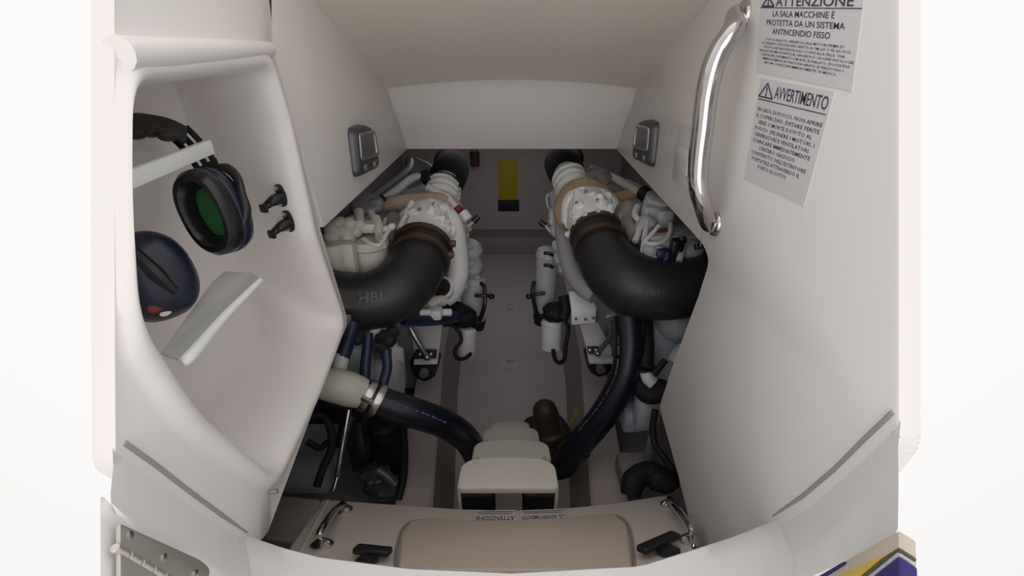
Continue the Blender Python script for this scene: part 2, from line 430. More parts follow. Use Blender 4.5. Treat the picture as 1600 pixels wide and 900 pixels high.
# ================================================================= SILL (coaming of the hatch opening)
def onwall(px, py): return (px, py, abs(.557 / ray(px, py).x))
I = [onwall(150, 668), onwall(185, 693), onwall(230, 724), onwall(290, 770), onwall(340, 806), onwall(380, 833), (440, 853, 1.0), (500, 868, 1.0), (640, 886, 1.0), (800, 893, 1.0), (1000, 882, 1.0), (1100, 851, 1.0), (1150, 835, 1.0), onwall(1208, 811), onwall(1260, 777), onwall(1310, 735), onwall(1360, 686), onwall(1404, 645)]
O1 = [(150, 748, .615), (185, 780, .63), (262, 838, .715), (330, 884, .80), (392, 915, .87), (470, 935, .9), (640, 965, .9), (800, 970, .9), (1000, 960, .9), (1120, 915, .9), (1243, 868, .87), (1330, 806, .735), (1404, 753, .64)]
O2 = [(150, 763, .595), (185, 796, .61), (256, 855, .69), (318, 905, .775), (385, 940, .82), (450, 960, .84), (640, 1000, .84), (800, 1005, .84), (1000, 1000, .84), (1140, 955, .84), (1270, 900, .80), (1350, 855, .695), (1404, 825, .605)]
Ip, O1p, O2p = [[P(*q) for q in l] for l in (I, O1, O2)]
def between(pts, a, b, n):
    # n points along the part of the line whose sight-line pixel x runs from a to b
    def sx(p): r_ = p - CAM; return 800 + FPX * r_.x / (r_.y * CP - r_.z * SP)
    dense = resample(pts, 900, False); q = [p for p in dense if a <= sx(p) <= b]; return resample(q, n, False)
dn = V((0, 0, -.06))
def sill(ai, bi, ao, bo, name, n):
    Is, O1s, O2s = between(Ip, ai, bi, n), between(spline(O1p, 6), ao, bo, n), between(spline(O2p, 6), ao, bo, n)
    loops = [[p + dn * 1.5 for p in Is], [p + V((0, .004, -.012)) for p in Is], [p + V((0, -.006, .002)) for p in Is], [a.lerp(b, .5) for a, b in zip(Is, O1s)], [a.lerp(b, .95) for a, b in zip(Is, O1s)], O1s, [a.lerp(b, .12) for a, b in zip(O1s, O2s)], O2s, [p + dn for p in O2s]]
    m = MB(); m.loft([list(q) for q in zip(*loops)]); struct(name, m, M['gelext'])
sill(181, 384, 172, 396, 'trim_5', 34); sill(382, 1212, 394, 1240, 'trim_8', 50); sill(1210, 1404, 1238, 1404, 'trim_9', 34)
for a_, b_, nm in ((186, 383, 'trim_shade_left'), (1212, 1404, 'trim_shade_right')):  # thin grey tubes: shade of the wall-to-sill joint put in as colour
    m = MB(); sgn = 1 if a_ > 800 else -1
    m.tube([p - V((sgn * .0075, 0, -.003)) for p in between(Ip, a_, b_, 30)], [.0015 + .0024 * min(1, (29 - k if sgn < 0 else k) / 8) for k in range(30)], 8, smooth=False); struct(nm, m, M['jointshade'])

# deck skirt outside the sill, lower left
q = [P(150, 757, .60), P(185, 790, .615), P(256, 850, .69), P(330, 912, .79), P(330, 960, .74), P(150, 960, .54)]
m = MB(); m.prism([p + V((0, 0, -.012)) for p in q], (0, -.01, -.03), bev=.003); struct('trim_6', m, M['gelext'])

# ================================================================= hatch door / step panel below the sill
P0 = V((0, .778, .597)); PN = V((0, .5, .866))
def onp(px, py, h=0): return PL(px, py, P0 + PN * h, PN)
dr = thing('hatch_door', onp(800, 850), 'cream hinged hatch door folded down inside the sill, with beige pad and chrome rails', 'hatch door')
top = [(503, 779), (560, 783), (640, 789), (720, 794), (800, 796), (880, 793), (960, 785), (1030, 774), (1050, 773)]
pl = [onp(x, y) for x, y in top] + [onp(1068, 800), onp(1086, 862), onp(1090, 900), onp(800, 930), onp(430, 905), onp(452, 852)]
m = MB(); m.prism(pl, -PN * .05, bev=.012, seg=3); obj('panel', m, M['lid'], dr)
pd = [(622, 900), (626, 850), (640, 822), (672, 816), (740, 820), (800, 821), (860, 818), (930, 811), (962, 810), (980, 830), (988, 900)]
m = MB(); m.prism([onp(x, y, .0) for x, y in pd], PN * .016, bev=.008, seg=3); obj('pad', m, M['pad'], dr)
m = MB(); m.tube([onp(x, y, .003) for x, y in [(617, 905), (621, 850), (636, 819), (672, 813), (740, 817), (800, 818), (860, 815), (930, 808), (966, 807), (985, 830), (993, 905)]], .0045, 6); obj('piping', m, M['floordk'], dr)
# raised border at the left end
m = MB(); m.tube([onp(512, 783, -.002), onp(495, 815, -.002), onp(466, 870, -.002)], .006, 8); obj('edge_trim', m, M['lid'], dr)
for pa, pb, bulge in (((536, 798), (503, 853), (-12, -4)), ((1046, 790), (1078, 846), (6, -4))):
    a, b = onp(*pa), onp(*pb); h = .05
    c1 = onp(pa[0] + bulge[0], pa[1] - 4, h); c2 = onp(pb[0] + bulge[0] * .2, pb[1] - 22, h)
    m = MB(); m.tube([a, a + PN * .02, c1 * .85 + a * .15, c1.lerp(c2, .4), c2, b * .3 + c2 * .7 , b + PN * .02, b], .011, 12); rl = obj('grab_rail', m, M['chrome'], dr)
    m = MB()
    for e in (a, b): m.lathe([(.032, 0), (.032, .006), (.018, .016), (.012, .018)], e, PN, 20)
    obj('rail_flange', m, M['chrome'], rl)
for px, py, ang in ((582, 864, -6), (1030, 851, 24)):
    c = onp(px, py, .02); ex = onp(px + 30, py - 30 * math.tan(R(ang)), .02) - onp(px - 30, py + 30 * math.tan(R(ang)), .02)
    rt = axes(ex, PN); m = MB()
    m.box(c + PN * .006, (ex.length * .92, .018, .034), rot=rt, bev=.006, seg=3)
    la = obj('latch_handle', m, M['bplast'], dr)
    m = MB(); yv = rt @ V((0, 0, 1)); yv = yv if yv.y < 0 else -yv
    m.box(c + yv * .028 - PN * .006, (.045, .022, .05), rot=rt, bev=.006); obj('latch_base', m, M['bplast'], la)
# two small notices printed to be read from inside the engine room
for x0, x1, word, sub in ((806, 741, 'ATTENZIONE', 0), (884, 813, 'AVVERTIMENTO', 1)):
    q = [onp(x0, 815 - 3 * sub, .003), onp(x1, 816 - 2 * sub, .003), onp(x1, 798, .003), onp(x0, 797 - 2 * sub, .003)]
    tl, tr, br, bl = q[0], q[1], q[2], q[3]
    m = MB(); m.prism([tl, tr, br, bl], PN * .001); st = obj('notice', m, M['sticker2'], dr)
    f = quad_fn(tl, tr, br, bl, PN * .0018); m = MB()
    if sub: text_on(m, word, f, .20, .97, .58, .92, .012)
    else: text_on(m, word, f, .03, .97, .55, .90, .012)
    m.prism([f(.03, .16), f(.97, .16), f(.97, .20), f(.03, .20)], PN * .0004); m.prism([f(.08, .32), f(.92, .32), f(.92, .36), f(.08, .36)], PN * .0004)
    if sub:
        T = [f(.04, .60), f(.15, .60), f(.095, .95)]
        for a, b in zip(T, T[1:] + T[:1]): m.tube([a, b], .0012, 5)
    obj('lettering', m, M['ink'], st)
# side ledge behind the door at the left
q = [P(424, 772, 1.72), P(500, 779, 1.60), P(470, 850, 1.42), P(412, 842, 1.45)]
m = MB(); m.prism(q, (0, 0, -.30), bev=.01); struct('trim_7', m, M['hull'])
# ================================================================= PASSAGE FITTINGS
def grab():
    g = thing('grab_rail', PX(1115, 357, XW), 'long polished steel grab rail on the right wall beside the warning stickers', 'grab rail')
    a, b = PX(1163, 24, XW), PX(1119, 350, XW); n = V((-1, 0, 0)); m = MB()
    path = [a, a + n * .02] + [PX(x, y, XW - h) for x, y, h in ((1146, 46, .050), (1125, 78, .074), (1112, 112, .086), (1103, 155, .090), (1098, 200, .090), (1092, 250, .090), (1091, 288, .086), (1099, 322, .062))] + [b + n * .02, b]
    m.tube(path, [.021, .022, .024, .025, .026, .026, .026, .025, .024, .023, .021, .020], 22, n=8)
    obj('rail', m, M['chrome'], g)
    for e in (a, b):
        m = MB(); m.lathe([(.034, 0), (.034, .004), (.031, .009), (.023, .011), (.022, .016)], e, n, 28); obj('flange', m, M['chrome'], g)
grab()

def courtesy(s, c, label):
    t = thing('courtesy_light', c, label, 'light', 'courtesy lights on the passage walls')
    o = V((-s, 0, 0))          # out of the wall
    def q(y, z, h): return V((s * XW, c.y + y, c.z + z)) + o * h * (.62 + 6.5 * (y + .074))
    hy, hz = .074, .082
    def loop(k, h, dz=0, ky=1): return [q(p.x, p.y, h) for p in [V((a.x, a.y, 0)) for a in rounded([V((-hy * k * ky, -hz * k + dz, 0)), V((hy * k * ky, -hz * k + dz, 0)), V((hy * k * ky * .86, hz * k + dz, 0)), V((-hy * k * ky * .86, hz * k + dz, 0))], .028 * k, 5)]]
    m = MB(); m.loft([loop(1, 0), loop(1, .008), loop(.97, .022), loop(.88, .036), loop(.80, .041)]); obj('housing', m, M['lampg'], t)
    # chrome-edged lens shield and button panel
    sh = [V((-.054, -.026, 0)), V((.054, -.026, 0)), V((.048, .064, 0)), V((-.048, .064, 0))]
    r1 = rounded(sh, .012, 4); r2 = rounded([p * .84 + V((0, .003, 0)) for p in sh], .01, 4)
    m = MB(); m.loft([[q(p.x, p.y, .040) for p in r1], [q(p.x, p.y, .046) for p in r1], [q(p.x, p.y, .046) for p in r2], [q(p.x, p.y, .038) for p in r2]], cap=False); obj('bezel', m, M['steel'], t)
    m = MB(); m.prism([q(p.x, p.y, .040) for p in r2], o * .003); obj('lens', m, M['lampd'], t)
    for y in (-.030, .030):
        m = MB(); m.box(q(y, -.052, .041), (.012, .030, .022), bev=.004); obj('button', m, M['lampd'], t)
courtesy(-1, PX(556, 235, -XW), 'small grey courtesy light on the left passage wall')
courtesy(1, PX(1020, 223, XW), 'small grey courtesy light on the right passage wall near the rail')

# light switch behind the rail
q = [PX(1067, 196, XW), PX(1088, 190, XW), PX(1084, 300, XW), PX(1060, 280, XW)]
q = [V((XW, 1.50, 1.61)), V((XW, 1.36, 1.61)), V((XW, 1.36, 1.41)), V((XW, 1.50, 1.41))]
yA, yB = PX(1060, 240, XW).y, PX(1092, 240, XW).y; zA, zB = PX(1070, 197, XW).z, PX(1064, 285, XW).z
sw = thing('switch_plate', (XW, (yA + yB) / 2, zB), 'white switch plate on the right wall half hidden behind the grab rail', 'switch plate')
m = MB(); m.box((XW - .006, (yA + yB) / 2, (zA + zB) / 2), (.012, yA - yB, zA - zB), bev=.004); obj('plate', m, M['switch'], sw)
m = MB(); m.box((XW - .014, (yA + yB) / 2, (zA + zB) / 2 - .01), (.010, (yA - yB) * .66, (zA - zB) * .45), bev=.004); obj('rocker', m, M['switch'], sw)

# ----------------------------------------------------------------- warning stickers on the right wall
def sticker(corner_px, label, build):
    tl, tr, br, bl = [PX(x, y, XW) for x, y in corner_px]
    n = V((-1, 0, 0)); s = thing('warning_sticker', (XW, (tl.y + tr.y) / 2, min(bl.z, br.z)), label, 'sticker')
    m = MB(); m.prism([p for p in (tl, tr, br, bl)], n * .0012); obj('backing', m, M['sticker'], s)
    f = quad_fn(tl, tr, br, bl, n * .0018); a, b = MB(), MB()
    build(f, a, b); obj('lettering', a, M['ink'], s); obj('small_print', b, M['ink'], s)
def bar(mb, f, u0, u1, v0, v1): mb.prism([f(u0, v0), f(u1, v0), f(u1, v1), f(u0, v1)], V((-.0003, 0, 0)))
def tri(mb, f, u0, u1, v0, v1, wdt):
    T = [f(u0, v0), f(u1, v0), f((u0 + u1) / 2, v1)]
    for a, b in zip(T, T[1:] + T[:1]): mb.tube([a, b], wdt, 5)
    c = (u0 + u1) / 2; h = v1 - v0
    mb.prism([f(c - .004, v0 + h * .3), f(c + .004, v0 + h * .3), f(c + .009, v0 + h * .72), f(c - .009, v0 + h * .72)], V((-.0003, 0, 0)))
    mb.lathe([(.0028, 0), (.0028, .0005)], f(c, v0 + h * .17), (-1, 0, 0), 10)
def s1(f, a, b):
    tri(a, f, .03, .18, .862, .985, .0016)
    text_on(a, 'ATTENZIONE', f, .20, .935, .865, .975, .010)
    bar(a, f, .0, 1, .838, .848)
    text_on(a, 'LA SALA MACCHINE \u00c8', f, .17, .80, .735, .805, .008)
    text_on(a, 'PROTETTA DA UN SISTEMA', f, .10, .89, .625, .695, .008)
    text_on(a, 'ANTINCENDIO FISSO', f, .18, .78, .515, .585, .008)
    lines = ["DOPO IL RILASCIO, AREARE LA SALA MOTORI PRIMA DI", "ACCEDERVI. L'ESPOSIZIONE DIRETTA AL FM-200 O FE-241 PU\u00d2", "PROVOCARE IRRITAZIONI AGLI OCCHI E ALLA PELLE. UNA", "INALAZIONE IMPORTANTE DEL VAPORE PU\u00d2 CAUSARE PATOLOGIE", "CARDIACHE, SVENIMENTO E MORTE. SE INALATO, SPOSTATEVI", "IMMEDIATAMENTE IN UNA ZONA AERATA. SE PERSISTONO I", "SINTOMI, CONSULTARE IMMEDIATAMENTE UN MEDICO."]
    u = [(.10, .90), (.06, .96), (.09, .92), (.03, .99), (.05, .96), (.08, .92), (.10, .87)]
    for i, (t, (p, q)) in enumerate(zip(lines, u)): text_on(b, t, f, p, q, .43 - i * .050, .460 - i * .050, .004, 1)
def s2(f, a, b):
    tri(a, f, .02, .25, .835, .965, .0015)
    text_on(a, 'AVVERTIMENTO', f, .27, .97, .845, .955, .008)
    bar(a, f, .02, .98, .805, .813)
    lines = ["IN CASO DI FUOCO, NON APRIRE", "IL COPERCHIO. EVITARE FERITE", "SERIE O MORTE DOVUTO AL", "FUOCO. SPEGNERE I MOTORI, I", "GENERATORI E VENTILATORI.", "SCARICARE IMMEDIATEMENTE", "L'INTERO GASSOSO", "CONTENUTO DELL'ESTINTORE", "PORTATILE ATTRAVERSO IL", "PORTO DI SOTTO"]
    u = [(.04, .97), (.04, .96), (.09, .89), (.05, .94), (.06, .90), (.05, .93), (.19, .75), (.06, .92), (.09, .86), (.22, .69)]
    for i, (t, (p, q)) in enumerate(zip(lines, u)): text_on(b, t, f, p, q, .700 - i * .060, .736 - i * .060, .006, 1)
sticker([(1190, -7), (1352, -12), (1332, 143), (1183, 112)], 'larger notice on the right wall headed ATTENZIONE in dark lettering', s1)
sticker([(1190, 122), (1305, 143), (1257, 322), (1163, 279)], 'lower notice on the right wall headed AVVERTIMENTO in dark lettering', s2)

# ----------------------------------------------------------------- clips in the locker
def clip(px, py, ang, label):
    c = P(px, py, 1.30); nrm = V((.45, -.8, .35)).normalized()
    # lie on the far side of the recess: find it from the moulding
    dg = bpy.context.evaluated_depsgraph_get(); dg.update()
    hit, loc, no, idx, ob, mx = scene.ray_cast(dg, CAM * S, ray(px, py))
    if hit: c = loc / S; nrm = no if no.dot(ray(px, py)) < 0 else -no
    t = thing('spring_clip', c, label, 'clip', 'black clips on the locker side')
    up = (V((0, 0, 1)) - nrm * nrm.z).normalized(); rt = Matrix((up.cross(nrm), up, nrm)).transposed()
    def q(x, y, z): return c + rt @ (V((x, y, z)) * .82)
    m = MB(); m.prism([q(p.x, p.y, 0) for p in rounded([V((-.013, -.036, 0)), V((.015, -.034, 0)), V((.022, 0, 0)), V((.012, .036, 0)), V((-.012, .036, 0))], .012, 4)], nrm * .009, bev=.002); obj('base', m, M['bplast'], t)
    m = MB(); m.tube([q(.004, -.004, .006), q(.0, -.006, .035), q(-.008, -.012, .046), q(-.016, -.020, .058)], [.015, .014, .011, .009], 10); m.box(q(-.018, -.024, .064), (.022, .022, .010), rot=rt, bev=.004); obj('lever', m, M['bplast'], t)
    for y in (.026, -.025):
        m = MB(); m.lathe([(.0055, .009), (.0055, .0115), (.003, .0125)], q(0, y, 0), nrm, 10); obj('screw', m, M['steel'], t)
clip(440, 305, 0, 'upper of two black plastic clips screwed to the locker side')
clip(452, 345, 0, 'lower of two black plastic clips screwed to the locker side')

# ----------------------------------------------------------------- ear defenders
hs = thing('ear_defenders', P(300, 400, 1.0), 'navy ear defenders with green foam inside, hung behind the white bar in the locker', 'ear defenders')
def cup(c, axis, up, rx, ry, depth):
    """axis points from the shell towards the ear"""
    z = V(axis).normalized(); y = (V(up) - z * V(up).dot(z)).normalized(); x = y.cross(z)
    F = Matrix((x, y, z)).transposed()
    def ring(k, h, kx=1): return [c + F @ V((rx * k * kx * math.copysign(abs(math.cos(a)) ** .85, math.cos(a)), ry * k * math.copysign(abs(math.sin(a)) ** .85, math.sin(a)), h)) for a in [2 * math.pi * i / 36 for i in range(36)]]
    m = MB(); m.loft([ring(.05, -depth), ring(.45, -depth * .97), ring(.72, -depth * .86), ring(.92, -depth * .55), ring(1.0, -depth * .2), ring(1.0, 0), ring(.96, .004)]); sh = obj('ear_cup', m, M['cup'], hs)
    m = MB(); m.loft([ring(.95, .002), ring(1.0, .012), ring(.98, .03), ring(.88, .042), ring(.74, .042), ring(.62, .030), ring(.56, .012), ring(.55, .004)], cap=False); obj('ear_cushion', m, M['cushion'], hs)
    m = MB(); m.loft([ring(.60, .004), ring(.60, .008), ring(.3, .011), ring(.02, .012)]); obj('foam_insert', m, M['foam'], hs)
    return F, sh
# right cup shows its cushion
c1 = P(338, 330, 1.0); F1, s1_ = cup(c1, P(300, 338, .95) - P(338, 330, 1.01), P(318, 265, 1.0) - P(352, 390, 1.0), .056, .090, .054)
# left cup shows its shell
c2 = P(238, 432, .93); F2, s2_ = cup(c2, P(222, 440, 1.0) - P(240, 430, .955), P(205, 372, .93) - P(285, 480, .93), .070, .088, .058)
# moulded crease and emblem spot on the left shell
z = F2 @ V((0, 0, -1))
m = MB(); m.tube([c2 + F2 @ V((.022, .05, -.048)), c2 + F2 @ V((.012, .0, -.0600)), c2 + F2 @ V((-.004, -.045, -.052))], [.010, .014, .008], 8); obj('cup_rib', m, M['bplast'], s2_)
def cast(px, py):
    dg = bpy.context.evaluated_depsgraph_get(); dg.update()
    hit, loc, no, idx, ob, mx = scene.ray_cast(dg, CAM * S, ray(px, py)); return loc / S
m = MB(); e = cast(243, 481); m.ball(e, (.014, .010, .003), rot=F2, sub=2); obj('emblem', m, M['red'], s2_)
m = MB(); e = cast(259, 489); m.ball(e, (.011, .006, .003), rot=F2, sub=2); obj('emblem_white', m, M['sticker'], s2_)
# band: padded arch, slotted strap, wire yoke
def ribbon(path, wdir, wd, th):
    loops = []
    p = spline(path, 6)
    for i, c in enumerate(p):
        d = (p[min(i + 1, len(p) - 1)] - p[max(i - 1, 0)]).normalized(); w_ = V(wdir[0]).lerp(V(wdir[1]), i / (len(p) - 1)); w_ = (w_ - d * w_.dot(d)).normalized(); h_ = d.cross(w_)
        k = i / (len(p) - 1); W_ = wd[0] + (wd[1] - wd[0]) * k
        loops.append([c + w_ * W_ * a + h_ * th * b for a, b in ((-.5, -.4), (-.42, -.5), (.42, -.5), (.5, -.4), (.5, .4), (.42, .5), (-.42, .5), (-.5, .4))])
    m = MB(); m.loft(loops); return m
wv0 = P(235, 208, 1.02) - P(235, 178, 1.06); wv1 = P(300, 258, 1.03) - P(330, 240, 1.06)
top_ = [P(188, 200, .93), P(205, 196, .95), P(232, 192, .99), P(262, 198, 1.02), P(290, 212, 1.05)]
obj('headband', ribbon(top_, (wv0, P(278, 222, 1.02) - P(300, 205, 1.06)), (.042, .046), .010), M['strap'], hs)
pads = MB()
for px, py in ((213, 199), (237, 196), (262, 202)):
    c = P(px, py + 9, .985); pads.ball(c, (.019, .013, .022), rot=axes(P(px + 10, py + 2, 1.0) - P(px - 10, py, 1.0), (0, 0, 1)), sub=3)
obj('headband_pad', pads, M['padblk'], hs)
st0 = [P(278, 205, 1.055), P(298, 225, 1.06), P(318, 252, 1.06), P(328, 268, 1.055)]
for off in (-.40, 0, .40):
    wd_ = (P(285, 250, 1.04) - P(320, 230, 1.06)).normalized()
    obj('strap', ribbon([p + wd_ * off * .046 for p in st0], (wd_, wd_), (.0125, .0125), .006), M['bplast'], hs)
m = MB(); m.prism([P(309, 262, 1.05), P(338, 246, 1.055), P(344, 262, 1.05), P(330, 276, 1.045), P(312, 274, 1.045)], V((0, 0, 0)) + (P(320, 262, 1.06) - P(320, 262, 1.05)).normalized() * .010, bev=.002); obj('slider', m, M['bplast'], hs)
m = MB(); m.tube([P(338, 264, 1.03), P(356, 264, 1.02), P(371, 279, 1.01), P(378, 305, 1.0), P(384, 328, 1.0), P(381, 350, 1.0)], [.010, .011, .009, .009, .011, .006], 10); obj('yoke', m, M['bplast'], hs)
# the far end of the band, running down to the left cup behind the locker's near edge
m = MB(); m.tube([P(190, 208, .935), P(186, 260, .90), P(186, 330, .89), P(196, 400, .90)], [.010, .008, .008, .010], 8); obj('yoke', m, M['bplast'], hs)

# ----------------------------------------------------------------- hinge plate on the deck, lower left
a, b = P(185, 823, .60), P(305, 876, .735); c, d_ = P(322, 890, .74), P(316, 906, .73); e, f_ = P(240, 930, .66), P(180, 900, .575)
hg = thing('hinge_plate', e, 'satin steel hinge plate with screws on the deck at the lower left', 'hinge')
pn = (b - a).cross(f_ - a).normalized(); pn = pn if pn.z > 0 else -pn
def onh(px, py, h=0): return PL(px, py, a + pn * h, pn)
m = MB(); m.prism(rounded([onh(180, 820), onh(308, 877), onh(324, 892), onh(312, 930), onh(180, 930)], [.004, .012, .012, .004, .004], 4), pn * .006, bev=.0015); obj('leaf', m, M['hinge'], hg)
m = MB(); k0, k1 = onh(178, 855, .003), onh(300, 928, .003)
n_ = 7
for i in range(n_): m.cyl(k0.lerp(k1, (i + .04) / n_), k0.lerp(k1, (i + .96) / n_), .0058, 12, bev=.15)
obj('knuckle', m, M['hinge'], hg)
for px, py in ((203, 836), (256, 871), (305, 896)):
    m = MB(); m.lathe([(.0048, 0), (.0048, .002), (.002, .003)], onh(px, py, .006), pn, 12); obj('screw', m, M['steel'], hg)

# ----------------------------------------------------------------- striped cover on the deck, lower right
tw = thing('boat_cover', P(1370, 880, .56), 'navy, yellow and beige striped folded cover at the lower right corner', 'cover')
q0 = P(1400, 830, .605); q1 = P(1270, 902, .775); q2 = P(1400, 905, .54)
tn = (q1 - q0).cross(q2 - q0).normalized(); tn = tn if tn.z > 0 else -tn
def onT(px, py, h=0): return PL(px, py, q0 + tn * h, tn)
def band(pts, mk, h, nm):
    m = MB(); m.prism([onT(x, y, h) for x, y in pts], -tn * .02, bev=.003); obj(nm, m, M[mk], tw)
band([(1262, 908), (1319, 876), (1404, 828), (1404, 860), (1300, 914)], 'tbei', 0, 'beige_band')
band([(1264, 907), (1321, 875), (1318, 880), (1285, 901), (1275, 908)], 'tnavy', .003, 'navy_edge')
band([(1290, 905), (1318, 893), (1350, 879), (1376, 866), (1380, 867), (1335, 906)], 'tyel', .003, 'yellow_band')
band([(1335, 906), (1378, 870), (1404, 853), (1404, 858), (1342, 908)], 'tdark', .003, 'piping')
band([(1340, 908), (1380, 875), (1404, 858), (1404, 866), (1352, 908)], 'tgrey', .001, 'grey_band')
band([(1352, 908), (1404, 867), (1404, 925), (1352, 925)], 'tnavy', .004, 'navy_band')
# ================================================================= ENGINES
def bolts(mb, pts, n, r=.008, h=.008):
    for p in pts: mb.lathe([(r, -.004), (r, h * .8), (r * .8, h)], p, n, 6)
def ringpts(c, ax, r, k, a0=0):
    u, v = frame(V(ax)); return [V(c) + (u * math.cos(a0 + 2 * math.pi * i / k) + v * math.sin(a0 + 2 * math.pi * i / k)) * r for i in range(k)]
def engine_core(root, s):
    """the block, sump, inner rocker covers and manifold shared by both engines; s = -1 left, 1 right"""
    def q(x, y, z): return (s * x, y, z)
    m = MB()
    m.box(q(.78, 3.1, .42), (.50, 1.4, .52), bev=.03)
    for y in (2.6, 2.9, 3.2, 3.5, 3.7): m.box(q(.78, y, .42), (.55, .035, .50), bev=.01)
    m.box(q(.82, 2.40, .42), (.50, .06, .56), bev=.02)
    bolts(m, [V(q(.60 + .11 * i, 2.37, z)) for i in range(5) for z in (.18, .66)], (0, -1, 0), .014, .014)
    obj('engine_block', m, M['engblue'], root)
    m = MB(); m.loft([[V(q(x, y, z)) for x, z in ((.52, .16), (1.0, .16), (.94, -.12), (.60, -.12))] for y in (2.45, 3.8)])
    obj('oil_sump', m, M['engblue'], root)
    m = MB()
    m.box(q(.62, 2.95, .80), (.34, 1.3, .22), rot=Matrix.Rotation(R(s * 18), 3, 'Y'), bev=.05, seg=3)
    for y in (2.5, 2.8, 3.1, 3.4): m.box(q(.60, y, .90), (.26, .05, .04), rot=Matrix.Rotation(R(s * 18), 3, 'Y'), bev=.012)
    obj('cylinder_head', m, M['enggrey'], root)
    m = MB(); m.tube([q(.90, 2.3, .82), q(.92, 2.6, .86), q(.92, 3.3, .86), q(.88, 3.7, .84)], .07, 14)
    for y in (2.5, 2.8, 3.1, 3.4): m.tube([q(.92, y, .86), q(.80, y, .80), q(.76, y, .70)], .035, 10)
    obj('intake_manifold', m, M['enggrey'], root)

def turbo(root, pts_axis, rad, extra, nm='turbo_housing'):
    a, b = pts_axis; m = MB(); d = (b - a)
    m.lathe([(rad * .95, 0), (rad * .98, .02), (rad, d.length * .25), (rad * 1.03, d.length * .55), (rad * .92, d.length * .8), (rad * .62, d.length), (rad * .3, d.length * 1.05)], a, d, 28)
    bolts(m, ringpts(a + d * .04, d, rad * .97, 12), d, .012, .02)
    u, v = frame(d)
    rnd = random.Random(len(nm) + int(a.x * 100))
    for k in range(44):
        an = rnd.uniform(0, 2 * math.pi); f = rnd.uniform(.12, .85); rr = rad * (.97 if f < .6 else .8)
        c = a + d * f + (u * math.cos(an) + v * math.sin(an)) * rr
        m.ball(c, (rnd.uniform(.012, .036), rnd.uniform(.012, .03), rnd.uniform(.012, .036)), sub=2, lump=.5, ls=2)
    for k in range(4):
        an = 2 * math.pi * k / 4 + .6; m.tube([a + d * .15 + (u * math.cos(an) + v * math.sin(an)) * rad * 1.02, a + d * .75 + (u * math.cos(an + .4) + v * math.sin(an + .4)) * rad * .98], .016, 8)
    extra(m)
    o = obj(nm, m, M['engine'], root, sharp=30)
    u, v = frame(d); m = MB()
    toward = (CAM - a).normalized(); toward = (toward - d * (toward.dot(d) / d.length_squared)).normalized(); side = d.normalized().cross(toward)
    for an, f in ((-.35, .42), (.12, .62), (.45, .35)):
        nn = toward * math.cos(an) + side * math.sin(an); c = a + d * f + nn * rad * 1.0
        m = MB(); m.lathe([(.006, -.02), (.009, .008), (.008, .012), (.004, .013)], c, nn, 10); obj('stud', m, M['hull'], o)
    return o
def clamp(root, c, ax, r, parent=None):
    m = MB(); ax = V(ax).normalized()
    m.lathe([(r, -.012), (r + .010, -.012), (r + .010, .012), (r, .012)], c, ax, 32)
    u, v = frame(ax); p = V(c) + (u + v * -.2).normalized() * (r + .016); m.box(p, (.03, .03, .03), bev=.006)
    return m

# ----------------------------------------------------------------- left engine
eL = thing('marine_engine', (-.76, 3.0, -.12), 'white and grey marine engine left of the walkway, with a red-sleeved pipe on it', 'engine', 'twin marine engines')
engine_core(eL, -1)
def exL(m):
    # volute curling down the inner side
    m.tube([P(636, 345, 2.36), P(655, 333, 2.36), P(683, 332, 2.38), P(704, 350, 2.40), P(713, 385, 2.42), P(716, 425, 2.46), P(708, 455, 2.48), P(695, 470, 2.48)], [.05, .06, .06, .06, .055, .055, .05, .04], 16)
    m.ball(P(692, 330, 2.35), (.045, .04, .04), sub=2, lump=.2); m.ball(P(635, 340, 2.33), (.035, .035, .045), sub=2, lump=.2)
    m.cyl(P(700, 455, 2.50), P(690, 449, 2.42), .060, 24)
turbo(eL, (P(661, 386, 2.26), P(671, 330, 2.46)), .125, exL)
m = MB(); m.cyl(P(691, 449.5, 2.425), P(689, 448.5, 2.405), .046, 24); tag(obj('outlet_plug', m, M['rust'], eL), 'brown outlet plug')
m = MB(); m.tube([P(601, 322, 2.52), P(622, 318, 2.52), P(650, 316, 2.54), P(685, 316, 2.56), P(708, 328, 2.56), P(717, 352, 2.54), P(718, 372, 2.52)], [.046, .045, .047, .052, .055, .046, .03], 16, ripple=.03, rn=.5); tag(obj('lagged_pipe', m, M['lag'], eL), 'beige lagged pipe')
m = MB(); a, b = P(690, 316, 2.66), P(695, 284, 2.84); m.lathe([(.082, 0), (.094, .03), (.090, .07), (.097, .11), (.088, .16), (.09, .2), (.075, .24)], a, b - a, 24); 
for f in (.2, .45, .7): m.tube(ringpts(a.lerp(b, f), (b - a) + V((.06, 0, .06)), .094, 20), .011, 6, smooth=False)
obj('wrapped_coupling', m, M['wrap'], eL)
m = MB(); m.tube([P(664, 277, 2.78), P(652, 276, 2.74), P(640, 281, 2.70), P(618, 298, 2.6), P(594, 314, 2.50)], [.017, .022, .024, .024, .022], 12); obj('coolant_pipe', m, M['pipe'], eL)
m = MB(); m.tube([P(640, 252, 3.1), P(637, 264, 3.0), P(622, 278, 2.85), P(600, 295, 2.7), P(573, 316, 2.55)], [.03, .032, .026, .024, .022], 12); obj('coolant_pipe', m, M['gpipe'], eL)
m = MB(); m.tube([P(650, 252, 3.2), P(664, 258, 3.15), P(676, 266, 3.1)], .025, 10); obj('coolant_pipe', m, M['gpipe'], eL)
m = MB(); m.cyl(P(662, 274, 2.73), P(670, 282, 2.80), .036, 16); obj('rubber_sleeve', m, M['rubberm'], eL)
m = MB(); m.cyl(P(590, 310, 2.47), P(598, 318, 2.48), .032, 16); obj('rubber_sleeve', m, M['rubberm'], eL)
